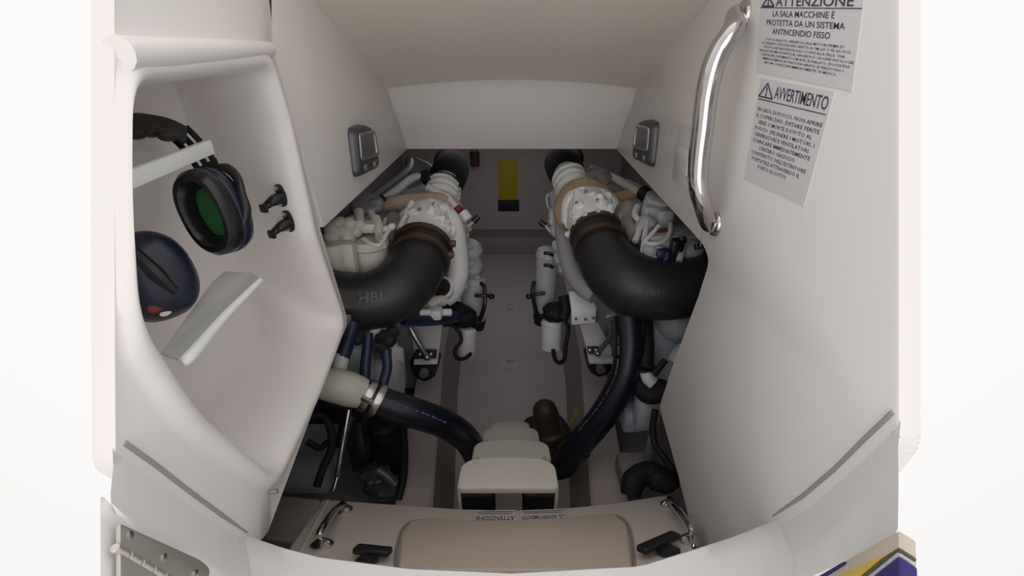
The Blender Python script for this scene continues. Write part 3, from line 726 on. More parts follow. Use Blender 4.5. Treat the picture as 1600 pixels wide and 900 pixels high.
m = MB(); a = P(573, 322, 2.42); m.lathe([(.078, -.03), (.084, -.02), (.084, .02), (.072, .034), (.03, .038)], a, (.15, -.35, 1), 26); m.box(P(588, 318, 2.40), (.06, .05, .05), bev=.015); obj('filler_cap', m, M['gpipe'], eL)
# fuel filter with bracket, and its neighbour
m = MB(); c = P(575, 372, 2.10); m.lathe([(.080, .0), (.086, -.012), (.086, -.035), (.078, -.045), (.077, -.28), (.06, -.31)], c, (0, 0, 1), 26); obj('fuel_filter', m, M['cream'], eL)
m = MB()
m.box(P(570, 352, 2.13), (.13, .11, .05), bev=.02); m.ball(P(553, 362, 2.08), (.035, .035, .03), sub=2, lump=.2); m.prism([P(548, 362, 2.09), P(574, 335, 2.18), P(582, 338, 2.18), P(590, 356, 2.12)], (0, .05, -.01), bev=.006)
m.cyl(P(562, 352, 2.06), P(560, 330, 2.12), .022, 14); m.tube([P(588, 340, 2.12), P(594, 360, 2.08), P(598, 385, 2.08)], .018, 8); m.tube([P(580, 332, 2.15), P(588, 350, 2.10), P(592, 372, 2.06)], .015, 8); obj('filter_head', m, M['cream'], eL)
m = MB(); c = P(521, 388, 2.02); m.lathe([(.03, .03), (.05, .024), (.058, .0), (.060, -.04), (.054, -.05), (.054, -.26), (.04, -.28)], c, (0, 0, 1), 22); obj('fuel_filter', m, M['cream'], eL)
m = MB()
for px, py, r in ((524, 360, .05), (532, 352, .04), (542, 372, .035), (518, 372, .04), (546, 350, .03), (538, 362, .045)): m.ball(P(px, py, 2.05), (r, r * .9, r), sub=2, lump=.3)
m.tube([P(530, 350, 2.06), P(545, 345, 2.08), P(562, 340, 2.12)], .018, 8); m.box(P(545, 405, 2.04), (.07, .06, .16), bev=.02)
obj('pump_body', m, M['cream'], eL)
m = MB(); m.tube([P(568, 373, 2.00), P(580, 381, 1.98), P(592, 383, 1.98), P(598, 376, 2.0), P(606, 362, 2.03), P(616, 352, 2.1)], .009, 8); m.tube([P(602, 342, 2.2), P(596, 362, 2.1), P(602, 388, 2.08)], .008, 8)
for px, py in ((603, 358), (612, 354), (598, 370)): m.ball(P(px, py, 2.05), .017, sub=2)
obj('fuel_line', m, M['pipe'], eL)
m = MB(); m.ball(P(610, 350, 2.35), (.09, .08, .06), sub=3, lump=.25); m.box(P(605, 375, 2.3), (.10, .1, .12), bev=.03); m.tube([P(598, 385, 2.2), P(606, 400, 2.15), P(603, 420, 2.15)], .018, 8); obj('alternator', m, M['hull'], eL)
# red tipped sensor pipe and lever
m = MB(); m.tube([P(670, 294, 2.62), P(684, 303, 2.58), P(697, 307, 2.56), P(706, 317, 2.52), P(713, 325, 2.5)], [.024, .022, .020, .018, .017], 10); m.cyl(P(722, 332, 2.5), P(731, 344, 2.5), .030, 12); sp = obj('sensor_pipe', m, M['engine'], eL)
m = MB(); m.cyl(P(713, 324, 2.5), P(719, 331, 2.5), .024, 14); tag(obj('sensor_sleeve', m, M['red'], sp), 'red sleeve')
m = MB(); m.tube([P(722, 358, 2.55), P(733, 352, 2.55), P(740, 346, 2.55)], .009, 8); m.tube([P(716, 350, 2.55), P(726, 360, 2.6), P(728, 378, 2.65)], .012, 8); m.tube([P(728, 335, 2.55), P(735, 350, 2.6), P(728, 362, 2.6)], .008, 8)
for px, py in ((725, 352), (720, 345), (732, 356), (728, 368)): m.ball(P(px, py, 2.58), .02, sub=2, lump=.3)
lv = obj('valve_linkage', m, M['enggrey'], eL)
m = MB(); m.cyl(P(739, 347, 2.55), P(748, 338, 2.55), .016, 10); obj('lever_knob', m, M['bplast'], lv)
# rocker covers along the walkway
def rocker(root, pts, t, r):
    m = MB()
    for px, py in pts:
        c = P(px, py, t); m.ball(c, (r, r * 1.3, r * .95), sub=3, lump=.12); m.lathe([(r * .35, 0), (r * .32, r * .3), (r * .1, r * .32)], c + V((0, -r * .8, r * .55)), (0, -.6, .8), 14)
        m.box(c + V((0, 0, -r * .6)), (r * 1.7, r * 2, r), bev=.03)
    return obj('rocker_cover', m, M['enggrey'], root)
for px, py in ((735, 392), (736, 418)): rocker(eL, [(px, py)], 2.75, .070)
m = MB(); m.tube([P(722, 370, 2.6), P(722, 400, 2.6), P(716, 440, 2.6), P(712, 470, 2.6)], .028, 10)
for py in (385, 405, 425, 445): m.box(P(723, py, 2.58), (.05, .06, .03), bev=.008)
obj('valve_rail', m, M['engine'], eL)
# oil filters beside the walkway
def oil_filter(root, top, bot, t0, t1, r, mk, cap=True):
    a, b = P(*top, t0), P(*bot, t1); d = b - a; L_ = d.length
    m = MB(); m.lathe([(r * .5, 0), (r * .85, L_ * .03), (r, L_ * .1), (r, L_ * .16), (r * .94, L_ * .17), (r * .94, L_ * .95), (r * .7, L_)], a, d, 24)
    return obj('oil_filter', m, M[mk], root)
f1 = oil_filter(eL, (741, 432), (735, 502), 2.75, 2.80, .078, 'enggrey')
m = MB(); m.tube([P(751, 442, 2.7), P(757, 450, 2.68), P(757, 478, 2.68), P(748, 505, 2.72)], .012, 8); m.tube([P(742, 462, 2.65), P(757, 462, 2.64), P(768, 463, 2.66)], .010, 8); m.ball(P(768, 463, 2.66), .018, sub=2); obj('vent_cock', m, M['bplast'], f1)
m = MB(); m.cyl(P(748, 497, 2.72), P(744, 512, 2.75), .045, 18); obj('filter_base', m, M['bplast'], eL)
f2 = oil_filter(eL, (731, 510), (729, 556), 2.72, 2.76, .055, 'engine')
m = MB(); m.tube([P(692, 508, 2.6), P(706, 508, 2.6), P(718, 520, 2.6), P(720, 534, 2.6), P(711, 546, 2.6), P(714, 560, 2.62), P(726, 560, 2.65), P(737, 552, 2.66)], .011, 8); obj('breather_hose', m, M['rubberm'], eL)
m = MB(); m.ball(P(705, 487, 2.62), (.10, .08, .055), sub=3, lump=.15); m.ball(P(724, 495, 2.64), (.075, .07, .06), sub=3, lump=.15); obj('raw_water_pump', m, M['rubberm'], eL)
m = MB(); m.tube([P(630, 498, 2.15), P(665, 500, 2.25), P(690, 498, 2.38), P(712, 495, 2.5)], .030, 12); tag(obj('fuel_hose', m, M['blue'], eL), 'dark blue hose')
m = MB(); m.box(P(679, 489, 2.28), (.075, .07, .055), bev=.016); m.cyl(P(688, 488, 2.30), P(705, 488, 2.32), .018, 12); m.cyl(P(655, 488, 2.2), P(672, 488, 2.22), .016, 12); m.tube([P(668, 480, 2.3), P(680, 472, 2.35), P(692, 470, 2.4)], .03, 10); obj('hose_fitting', m, M['engine'], eL)

def mount(root, plate, th, lab, foot, foot_t, strut, s):
    """engine bearer plate, black decal, rubber foot and strut"""
    A = [P(x, y, t) for x, y, t in plate]
    n = (A[1] - A[0]).cross(A[-1] - A[0]).normalized(); n = n if n.z > 0 else -n
    m = MB(); m.prism(A, -n * th, bev=.004); br = obj('mount_bracket', m, M['engine'], root)
    if lab:
        m = MB(); m.prism([P(x, y, t) for x, y, t in lab], n * .002); dl = obj('mount_slot', m, M['black'], br); cc = sum((P(x, y, t) for x, y, t in lab), V((0, 0, 0))) / 4; ux = P(*lab[1]) - P(*lab[0])
        for k_ in (-.28, .22):
            m = MB(); m.lathe([(.011, .001), (.011, .006), (.006, .009)], cc + ux * k_, n, 6); obj('mount_bolt', m, M['steel'], br)
    c = P(*foot, foot_t)
    m = MB(); m.prism(rounded([c + V(q) for q in ((-.085, .02, .035), (.085, .02, .035), (.06, -.02, -.035), (0, -.02, -.075), (-.06, -.02, -.035))], .02, 3), (0, .10, 0), bev=.006); ft = obj('mount_foot', m, M['rubberm'], root)
    m = MB(); m.cyl(c + V((0, -.035, -.015)), c + V((0, .0, -.01)), .026, 16); obj('mount_bush', m, M['hull'], ft)
    m = MB(); m.tube([P(*q) for q in strut], .014, 8, smooth=False); m.ball(P(*strut[-1]), .02, sub=2); obj('strut', m, M['steel'], root)
mount(eL, [(640, 508, 2.62), (692, 505, 2.62), (685, 552, 2.60), (683, 569, 2.56), (646, 570, 2.56), (648, 552, 2.60)], .03,
      [(649, 546, 2.565), (683, 546, 2.565), (682, 560, 2.55), (647, 561, 2.55)], (663, 577), 2.62, [(640, 512, 2.45), (650, 530, 2.45), (667, 558, 2.50)], -1)
m = MB(); m.prism([P(576, 516, 2.0), P(611, 511, 2.05), P(618, 540, 2.1), P(628, 545, 2.2), P(630, 568, 2.25), P(612, 572, 2.15), P(596, 552, 2.05)], (0, .04, -.02), bev=.006); obj('front_bracket', m, M['engine'], eL)
m = MB(); m.ball(P(603, 530, 2.0), (.045, .04, .038), sub=3, lump=.25); m.cyl(P(608, 522, 2.0), P(620, 515, 2.02), .026, 14); m.tube([P(590, 540, 1.95), P(601, 548, 1.95), P(605, 562, 1.95)], .02, 8); obj('solenoid', m, M['rubberm'], eL)
m = MB(); m.tube([P(604, 545, 1.94), P(604, 558, 1.94), P(605, 575, 1.93), P(600, 595, 1.92), P(594, 612, 1.92)], .020, 10); obj('fuel_hose', m, M['blue'], eL)
m = MB(); m.tube([P(575, 520, 1.98), P(574, 545, 1.97), P(571, 570, 1.95), P(570, 592, 1.94)], .022, 10); obj('fuel_hose', m, M['blue'], eL)
m = MB(); m.tube([P(552, 505, 1.95), P(546, 525, 1.93), P(538, 548, 1.90), P(534, 560, 1.90)], .030, 10); obj('fuel_hose', m, M['blue'], eL)
m = MB(); m.cyl(P(535, 553, 1.90), P(529, 578, 1.88), .030, 14); obj('hose_end', m, M['pipe'], eL)
m = MB(); m.tube([P(548, 536, 1.97), P(562, 536, 1.97), P(574, 526, 1.97)], .009, 8); obj('cable', m, M['rubberm'], eL)
m = MB(); m.box(P(590, 585, 2.25), (.24, .2, .22), rot=Matrix.Rotation(R(-8), 3, 'X'), bev=.05, seg=3); m.box(P(548, 565, 2.1), (.2, .12, .22), bev=.05, seg=3); m.ball(P(610, 605, 2.25), (.07, .07, .07), sub=3, lump=.1); obj('gearbox_housing', m, M['engblue'], eL)

# ----------------------------------------------------------------- right engine
eR = thing('marine_engine', (.76, 3.0, -.12), 'white and grey marine engine right of the walkway, long grey tube down its side', 'engine', 'twin marine engines')
engine_core(eR, 1)
def exR(m):
    m.tube([P(890, 345, 2.36), P(893, 318, 2.4), P(910, 308, 2.42), P(940, 312, 2.40), P(954, 322, 2.36), P(956, 338, 2.34)], [.045, .05, .055, .055, .05, .04], 14)
    m.ball(P(949, 312, 2.36), (.04, .04, .045), sub=2, lump=.2); m.ball(P(893, 314, 2.38), (.035, .035, .04), sub=2, lump=.2)
turbo(eR, (P(930, 366, 2.26), P(914, 312, 2.46)), .118, exR)
m = MB(); m.tube([P(886, 352, 2.46), P(881, 330, 2.5), P(892, 306, 2.54), P(914, 296, 2.56), P(940, 304, 2.54), P(955, 318, 2.5)], [.04, .055, .062, .065, .055, .04], 16, ripple=.03, rn=.5); tag(obj('lagged_pipe', m, M['tanlag'], eR), 'tan lagged pipe')
m = MB(); m.tube([P(955, 318, 2.5), P(972, 312, 2.5), P(986, 308, 2.5), P(1000, 305, 2.5)], .045, 14); tag(obj('lagged_pipe', m, M['tanlag'], eR), 'tan lagged pipe')
m = MB(); a, b = P(897, 302, 2.64), P(885, 268, 2.84); m.lathe([(.082, 0), (.092, .03), (.088, .07), (.094, .11), (.086, .16), (.088, .2), (.075, .24)], a, b - a, 24)
for f in (.2, .45, .7): m.tube(ringpts(a.lerp(b, f), (b - a) + V((-.06, 0, .06)), .092, 20), .011, 6, smooth=False)
obj('wrapped_coupling', m, M['wrap'], eR)
m = MB(); m.tube([P(927, 265, 2.9), P(945, 270, 2.8), P(975, 287, 2.6), P(1003, 303, 2.4)], [.026, .022, .025, .025], 12); m.ball(P(927, 265, 2.9), .03, sub=2); obj('coolant_pipe', m, M['pipe'], eR)
m = MB(); m.cyl(P(1003, 300, 2.38), P(1014, 308, 2.34), .036, 16); obj('rubber_sleeve', m, M['rubberm'], eR)
m = MB(); m.ball(P(930, 285, 2.75), (.12, .1, .08), sub=3, lump=.3); m.box(P(965, 300, 2.72), (.18, .2, .1), bev=.03); obj('heat_exchanger', m, M['hull'], eR)
m = MB(); m.ball(P(985, 345, 2.3), (.10, .10, .1), sub=3, lump=.25); m.tube([P(968, 335, 2.3), P(985, 352, 2.2), P(990, 375, 2.2)], .03, 8); obj('alternator', m, M['hull'], eR)
m = MB(); c = P(1030, 320, 2.22); m.lathe([(.05, .05), (.07, .04), (.075, 0), (.07, -.14), (.05, -.18)], c, (.1, -.2, 1), 20); m.box(P(1018, 340, 2.2), (.10, .09, .13), bev=.03); m.box(P(1036, 345, 2.16), (.08, .08, .12), bev=.025); m.ball(P(1010, 352, 2.15), .05, sub=2, lump=.3); obj('filter_head', m, M['enggrey'], eR)
m = MB(); m.tube([P(996, 322, 2.2), P(992, 335, 2.17), P(1000, 348, 2.15), P(998, 362, 2.12), P(992, 378, 2.1)], .014, 8); m.tube([P(972, 330, 2.25), P(985, 338, 2.22), P(998, 345, 2.2)], .009, 8)
m.tube([P(1006, 378, 2.05), P(1018, 366, 2.03), P(1030, 352, 2.03)], .009, 8); m.tube([P(1006, 379, 2.05), P(1022, 381, 2.03), P(1038, 376, 2.03), P(1047, 362, 2.05), P(1048, 350, 2.08)], .010, 8); m.tube([P(1007, 372, 2.08), P(1004, 392, 2.05), P(1002, 408, 2.05)], .011, 8)
m.tube([P(1012, 320, 2.2), P(1012, 345, 2.12), P(1006, 375, 2.06)], .012, 8); obj('fuel_line', m, M['pipe'], eR)
m = MB(); m.tube([P(1019, 358, 2.08), P(1030, 360, 2.06), P(1042, 359, 2.06)], .010, 8); tag(obj('cable_tie', m, M['red'], eR), 'red wire band')
m = MB()
for px, py, r in ((1015, 395, .035), (1022, 408, .03), (1010, 405, .03), (1027, 392, .025)): m.lathe([(r * .6, r), (r, r * .6), (r, -r * 1.8), (r * .7, -r * 2)], P(px, py, 2.05), (0, 0, 1), 14)
obj('injector_pump', m, M['engblue'], eR)
m = MB(); m.box(P(1034, 402, 2.04), (.06, .05, .08), bev=.012); m.cyl(P(1044, 395, 2.0), P(1040, 410, 2.0), .014, 10); obj('relay_box', m, M['blue'], eR)
m = MB(); m.box(P(1056, 391, 2.0), (.05, .05, .10), bev=.01); m.cyl(P(1066, 370, 1.98), P(1066, 380, 1.98), .018, 12); m.tube([P(1066, 376, 1.98), P(1062, 395, 1.98)], .012, 8); m.cyl(P(1089, 381, 1.9), P(1091, 390, 1.9), .014, 10); obj('sensor', m, M['bplast'], eR)
m = MB(); m.ball(P(1078, 392, 2.05), (.06, .05, .05), sub=3, lump=.2); m.tube([P(1066, 385, 2.0), P(1064, 398, 1.98), P(1061, 408, 1.97)], .014, 8); m.box(P(1050, 375, 2.15), (.28, .2, .12), bev=.04); obj('bell_housing', m, M['enggrey'], eR)
# long tube on the walkway side
m = MB(); m.tube([P(866, 305, 2.75), P(873, 330, 2.65), P(880, 365, 2.55), P(888, 405, 2.45), P(899, 432, 2.38), P(914, 450, 2.32), P(930, 463, 2.28)], [.035, .042, .044, .046, .048, .05, .04], 16); obj('coolant_tube', m, M['gpipe'], eR)
m = MB()
for px, py, r in ((864, 335, .028), (868, 360, .03), (872, 385, .035), (874, 405, .035), (862, 345, .02), (879, 420, .03)): m.ball(P(px, py, 2.6), (r, r * 1.4, r * 1.3), sub=2, lump=.3)
m.tube([P(857, 303, 2.7), P(854, 310, 2.7), P(856, 322, 2.7), P(862, 332, 2.65)], .007, 6); m.tube([P(852, 352, 2.6), P(860, 362, 2.6), P(868, 370, 2.6)], .008, 6); m.tube([P(868, 350, 2.58), P(862, 358, 2.6)], .012, 6); obj('valve_linkage', m, M['enggrey'], eR)
m = MB(); m.cyl(P(843, 346, 2.6), P(852, 353, 2.6), .016, 10); obj('lever_knob', m, M['bplast'], eR)
f3 = oil_filter(eR, (857, 385), (848, 490), 2.68, 2.78, .068, 'enggrey')
for py in (395, 414): 
    m = MB(); m.tube([P(850, py, 2.58), P(858, py + 1, 2.57), P(864, py + 4, 2.58)], .010, 6); obj('bracket_clip', m, M['bplast'], f3)
m = MB(); m.tube([P(835, 440, 2.66), P(832, 455, 2.65), P(836, 480, 2.68), P(843, 500, 2.72)], .012, 8); m.tube([P(826, 463, 2.66), P(838, 460, 2.64), P(852, 458, 2.64)], .010, 8); m.ball(P(826, 463, 2.66), .017, sub=2); obj('vent_cock', m, M['bplast'], f3)
m = MB(); m.cyl(P(846, 488, 2.74), P(848, 504, 2.77), .050, 18); obj('filter_base', m, M['bplast'], eR)
f4 = oil_filter(eR, (862, 498), (861, 547), 2.66, 2.70, .060, 'engine')
m = MB(); m.ball(P(868, 488, 2.62), (.075, .07, .055), sub=3, lump=.2); m.tube([P(880, 462, 2.55), P(884, 480, 2.55), P(880, 498, 2.55)], .03, 10); obj('raw_water_pump', m, M['rubberm'], eR)
m = MB(); m.tube([P(882, 498, 2.55), P(888, 515, 2.56), P(884, 540, 2.57), P(882, 560, 2.58), P(874, 567, 2.6), P(867, 560, 2.62), P(864, 546, 2.64)], .012, 8); obj('breather_hose', m, M['rubberm'], eR)
m = MB(); A = [P(889, 455, 2.44), P(922, 455, 2.44), P(932, 482, 2.40), P(893, 484, 2.40)]; m.prism(A, (0, .03, -.02), bev=.004); m.prism([P(893, 484, 2.40), P(932, 482, 2.40), P(930, 505, 2.42), P(893, 508, 2.42)], (0, .03, 0), bev=.004); hb = obj('heat_shield', m, M['engine'], eR)
for px, py in ((900, 498), (915, 499), (927, 497)):
    m = MB(); m.cyl(P(px, py, 2.405), P(px, py, 2.43), .008, 10); obj('screw_hole', m, M['bplast'], hb)
mount(eR, [(906, 508, 2.60), (934, 503, 2.60), (956, 545, 2.58), (957, 552, 2.56), (920, 566, 2.55), (917, 545, 2.58)], .03,
      [(917, 541, 2.56), (936, 541, 2.56), (938, 553, 2.55), (919, 553, 2.55)], (938, 570), 2.62, [(957, 503, 2.35), (955, 525, 2.40), (934, 552, 2.50)], 1)
m = MB(); m.box(P(938, 559, 2.56), (.13, .08, .03), bev=.006); obj('mount_plate', m, M['engine'], eR)
m = MB(); m.tube([P(951, 496, 2.3), P(960, 494, 2.25), P(972, 502, 2.2)], .014, 8); obj('bolt_stud', m, M['steel'], eR)
m = MB(); m.box(P(1035, 540, 2.3), (.26, .25, .30), rot=Matrix.Rotation(R(-10), 3, 'X'), bev=.06, seg=3); m.ball(P(1062, 505, 2.15), (.10, .09, .09), sub=3, lump=.15); m.tube([P(1052, 566, 2.0), P(1060, 552, 2.0), P(1070, 545, 2.0)], .03, 10); m.box(P(1045, 600, 2.2), (.2, .15, .16), bev=.04); obj('gearbox_housing', m, M['engblue'], eR)
m = MB(); m.tube([P(1022, 585, 1.98), P(1034, 570, 1.97), P(1040, 562, 1.97)], .014, 8); obj('cable', m, M['rubberm'], eR)
# ================================================================= HOSES, STEPS, BILGE GEAR
def big_hose(root_lab, cl, rs, mk, seg=28):
    h = thing('exhaust_hose', cl[len(cl) // 2] - V((0, 0, rs[0])), *root_lab)
    m = MB(); m.tube(cl, rs, seg, n=10); b = obj('hose_body', m, M[mk or 'rubber'], h); return h
# left: elbow in front of the engine
cl = [P(470, 452, 1.95), P(520, 466, 2.0), P(575, 470, 2.02), P(622, 452, 2.06), P(648, 420, 2.14), P(660, 392, 2.24)]
hL = big_hose(('wide black rubber elbow hose at the front of the left engine', 'hose', 'black elbow hoses'), cl, [.118, .118, .122, .132, .130, .115], None)
def collar(h, a, b, r):
    d = b - a; m = MB(); m.lathe([(r, 0), (r * 1.02, d.length * .1), (r * 1.02, d.length * .9), (r, d.length)], a, d, 32); obj('collar', m, M['rust'], h)
    for f in (.12, .80):
        m = clamp(h, a.lerp(b, f), d, r * 1.01); k = obj('hose_clamp', m, M['rust2'], h)
collar(hL, P(655, 408, 2.17), P(662, 383, 2.26), .128)
# faint print on the elbow, wrapped on its surface
def print_on(h, cl, rs, txt, p0, p1, hgt, mk):
    pts = spline(cl, 10); m = MB(); b = text_bm(txt, .02, 2)
    rr = sum(rs) / len(rs)
    # subdivide so the letters can follow the curve
    bmesh.ops.triangulate(b, faces=b.faces[:])
    for v in b.verts:
        px = p0[0] + (p1[0] - p0[0]) * v.co.x; py = p0[1] + (p1[1] - p0[1]) * v.co.x - hgt * v.co.y
        d = ray(px, py).normalized(); best = None
        for i, c in enumerate(pts):      # nearest approach of the sight line to the tube
            k = (c - CAM).dot(d); q = CAM + d * k; e = (q - c).length
            if best is None or e < best[0]: best = (e, k, i)
        e, k, i = best; f = i / (len(pts) - 1) * (len(rs) - 1); j = min(int(f), len(rs) - 2); r_ = rs[j] + (rs[j + 1] - rs[j]) * (f - j)
        v.co = CAM + d * (k - math.sqrt(max(r_ * r_ - e * e, 0)) - .003)
    m.merge(b); obj('lettering', m, M[mk], h)
print_on(hL, cl, [.118, .118, .122, .132, .130, .115], 'HBI', (560, 474), (597, 471), 16, 'hosetext')
# right elbow
cr = [P(1150, 432, 2.0), P(1085, 448, 2.02), P(1030, 453, 2.03), P(980, 440, 2.06), P(950, 410, 2.14), P(934, 372, 2.26)]
hR = big_hose(('wide black rubber elbow hose at the front of the right engine', 'hose', 'black elbow hoses'), cr, [.120, .122, .130, .140, .128, .108], None)
collar(hR, P(939, 388, 2.20), P(930, 361, 2.29), .118)
print_on(hR, cr, [.120, .122, .130, .140, .128, .108], 'HBI', (999, 458), (1030, 463), 9, 'hosetext')
# the hoses leaving the turbos towards the bulkhead
rl = [P(692, 296, 2.78), P(700, 276, 3.05), P(706, 262, 3.4), P(700, 254, 4.1)]
g = big_hose(('black rubber hose running aft from the left engine towards the bulkhead', 'hose', 'black bulkhead hoses'), rl, [.10, .118, .120, .12], 'rubberd')
rr = [P(890, 282, 2.78), P(883, 265, 3.05), P(878, 252, 3.4), P(890, 248, 4.1)]
g = big_hose(('black rubber hose running aft from the right engine towards the bulkhead', 'hose', 'black bulkhead hoses'), rr, [.098, .118, .120, .12], 'rubberd')

# navy wire-reinforced hose, left, with cream elbow
cn = [P(562, 612, 1.86), P(600, 630, 1.88), P(650, 646, 1.92), P(700, 665, 2.02), P(732, 690, 2.18), P(746, 722, 2.34), P(750, 765, 2.36)]
nl = thing('drain_hose', P(650, 650, 1.9), 'navy wire-wound hose on the left with a steel clamp, joined to a cream elbow pipe', 'hose')
m = MB(); m.tube(cn, .060, 20, n=12, ripple=.012, rn=1); obj('hose_body', m, M['navy'], nl)
dcl = (cn[1] - cn[0]).normalized()
for f in (.035, .075):
    m = MB(); m.lathe([(.060, -.014), (.066, -.013), (.068, 0), (.066, .013), (.060, .014)], cn[0] + dcl * f, dcl, 30); cl_ = obj('hose_clamp', m, M['steel'], nl)
m = MB(); m.box(cn[0] + dcl * .055 + V((.0, -.055, .035)), (.05, .02, .022), rot=axes(dcl), bev=.005); obj('clamp_screw', m, M['steel'], cl_)
m = MB(); m.tube([P(500, 598, 1.80), P(522, 602, 1.81), P(545, 608, 1.83), P(565, 614, 1.86)], [.058, .064, .066, .060], 20); el = obj('elbow_pipe', m, M['cream'], nl)
def dashes(h, path, mk, wdt, seed, lo, hi):
    pts = resample(spline(path, 10), 90, False); rnd = random.Random(seed); m = MB(); i = 2
    while i < 86:
        k = rnd.randint(lo, hi); m.tube(pts[i:i + k + 1], wdt * rnd.uniform(.6, 1.2), 6, smooth=False); i += k + rnd.randint(1, 3)
    obj('printed_stripe', m, M[mk], h)
dashes(nl, [P(585, 617, 1.82), P(620, 632, 1.835), P(665, 647, 1.865), P(700, 662, 1.92)], 'hosetextb', .0045, 3, 1, 4)
# navy hose, right
cn = [P(982, 495, 2.12), P(984, 540, 2.1), P(975, 590, 2.1), P(945, 645, 2.13), P(905, 695, 2.18), P(878, 730, 2.22)]
nr = thing('drain_hose', P(945, 645, 2.1), 'thick navy wire-wound hose curving down from under the right elbow to the bilge', 'hose')
m = MB(); m.tube(cn, [.068, .066, .064, .062, .060, .060], 20, n=14, ripple=.012, rn=1); obj('hose_body', m, M['navy'], nr)
m = MB(); m.lathe([(.061, -.03), (.068, -.03), (.068, .03), (.061, .03)], P(897, 704, 2.19), cn[-1] - cn[-2], 28); obj('hose_clamp', m, M['bplast'], nr)
dashes(nr, [P(966, 520, 2.06), P(966, 560, 2.045), P(958, 595, 2.05), P(935, 635, 2.075), P(905, 672, 2.125)], 'hosetext', .004, 5, 2, 7)
# second black hose behind it
bh = thing('coolant_hose', P(1000, 560, 2.2), 'black hose behind the navy hose on the right, turning into a white pipe end', 'hose')
m = MB(); m.tube([P(1008, 500, 2.15), P(1010, 540, 2.1), P(1008, 575, 2.06)], .034, 14); m.tube([P(1000, 590, 2.12), P(1002, 606, 2.08), P(1012, 618, 2.05), P(1030, 615, 2.02), P(1040, 600, 2.0)], .036, 14); m.tube([P(1006, 490, 2.36), P(1006, 550, 2.34), P(1003, 600, 2.2)], .03, 12); obj('hose_body', m, M['rubberm'], bh)
m = MB(); m.lathe([(.034, -.008), (.038, -.008), (.038, .008), (.034, .008)], P(1009, 573, 2.06), (0, -.2, 1), 20); obj('hose_clamp', m, M['chrome'], bh)
m = MB(); m.tube([P(1009, 580, 2.06), P(1013, 592, 2.05), P(1022, 600, 2.04)], .028, 12); obj('pipe_end', m, M['pipe'], bh)

# ----------------------------------------------------------------- steps
lad = thing('boarding_steps', (-.01, 1.2, FZ), 'cream moulded steps leading down from the hatch to the walkway', 'steps')
def tread(px0, px1, py_front, t, h_px, depth):
    a, b = P(px0, py_front, t), P(px1, py_front, t); z = (a.z + b.z) / 2; y = (a.y + b.y) / 2; x0, x1 = a.x, b.x; wd = x1 - x0
    base = [V((x0, y, z)), V((x1, y, z)), V((x1 - .006, y + depth * .70, z)), V((x1 - wd * .12, y + depth * .90, z)), V(((x0 + x1) / 2, y + depth * 1.0, z)), V((x0 + wd * .12, y + depth * .90, z)), V((x0 + .006, y + depth * .70, z))]
    m = MB(); m.prism(rounded(base, [.02, .02, .04, .05, .1, .05, .04], 5), (0, 0, -.032), bev=.008, seg=3); obj('tread', m, M['step'], lad)
    return x0, x1, y, z
r = [tread(713, 874, 762, 1.60, 0, .145), tread(736, 862, 720, 1.98, 0, .13), tread(752, 844, 692, 2.32, 0, .12), tread(766, 830, 676, 2.62, 0, .10)]
for sx in (0, 1):
    X0 = r[0][sx] + (.006 if sx == 0 else -.006)
    m = MB(); m.tube([V((X0, r[0][2] + .012, r[0][3] - .02)), V((X0 + (.01 if sx == 0 else -.01), r[0][2] + .012, FZ))], .006, 10, smooth=False); obj('leg', m, M['step'], lad)
    m = MB(); xs = [q[0] + .03 if sx == 0 else q[1] - .03 for q in r]
    m.tube([V((x, q[2] + .06, q[3] - .035)) for x, q in zip(xs, r)] + [V((xs[-1], r[-1][2] + .2, FZ + .012))], .011, 10, smooth=False); obj('stringer', m, M['step'], lad)

# ----------------------------------------------------------------- bilge gear
st = thing('sea_strainer', PZ(865, 700, FZ), 'dark bronze sea strainer with domed top standing on the walkway right of the steps', 'strainer')
a, b = P(851, 640, 2.50), P(868, 720, 2.62)
d = a - b; m = MB(); m.lathe([(.06, 0), (.085, .01), (.085, d.length * .55), (.096, d.length * .56), (.096, d.length * .62), (.078, d.length * .66), (.066, d.length * .95), (.058, d.length * 1.06), (.038, d.length * 1.12), (.005, d.length * 1.15)], b, d, 26); obj('body', m, M['bronze'], st)
m = MB(); m.tube([P(862, 650, 2.52), P(876, 664, 2.52), P(885, 680, 2.53)], .034, 10); obj('arm', m, M['bronze'], st)
m = MB(); m.cyl(P(868, 722, 2.60), P(869, 742, 2.60), .085, 22); obj('base', m, M['rubberm'], st)
m = MB(); m.tube([P(885, 674, 2.51), P(890, 662, 2.52), P(897, 650, 2.52)], .006, 6); m.prism([P(893, 655, 2.52), P(899, 638, 2.54), P(905, 640, 2.54), P(899, 657, 2.52)], (0, .008, 0), bev=.002); tag(obj('tag', m, M['tag'], st), 'yellow tag')
pm = thing('bilge_pump', P(833, 684, 2.85), 'small black round pump beside the bronze sea strainer', 'pump')
m = MB(); m.lathe([(.05, 0), (.06, .01), (.06, .10), (.045, .12), (.01, .125)], P(833, 684, 2.85), (0, .1, 1), 22); obj('body', m, M['rubberm'], pm)
m = MB(); m.cyl(P(815, 676, 2.83), P(830, 674, 2.83), .02, 12); obj('outlet', m, M['rubberm'], pm)
for px, lab in ((748, 'black bilge box under the steps on the left'), (842, 'black bilge box under the steps on the right')):
    t = thing('bilge_box', P(px, 800, 1.85), lab, 'box', 'bilge boxes'); c = P(px, 785, 1.9)
    m = MB(); m.box(c, (.13, .12, .16), bev=.02); obj('body', m, M['rubberm'], t)
    m = MB(); m.box(c + V((0, 0, .085)), (.12, .11, .02), bev=.006); obj('lid', m, M['bplast'], t)
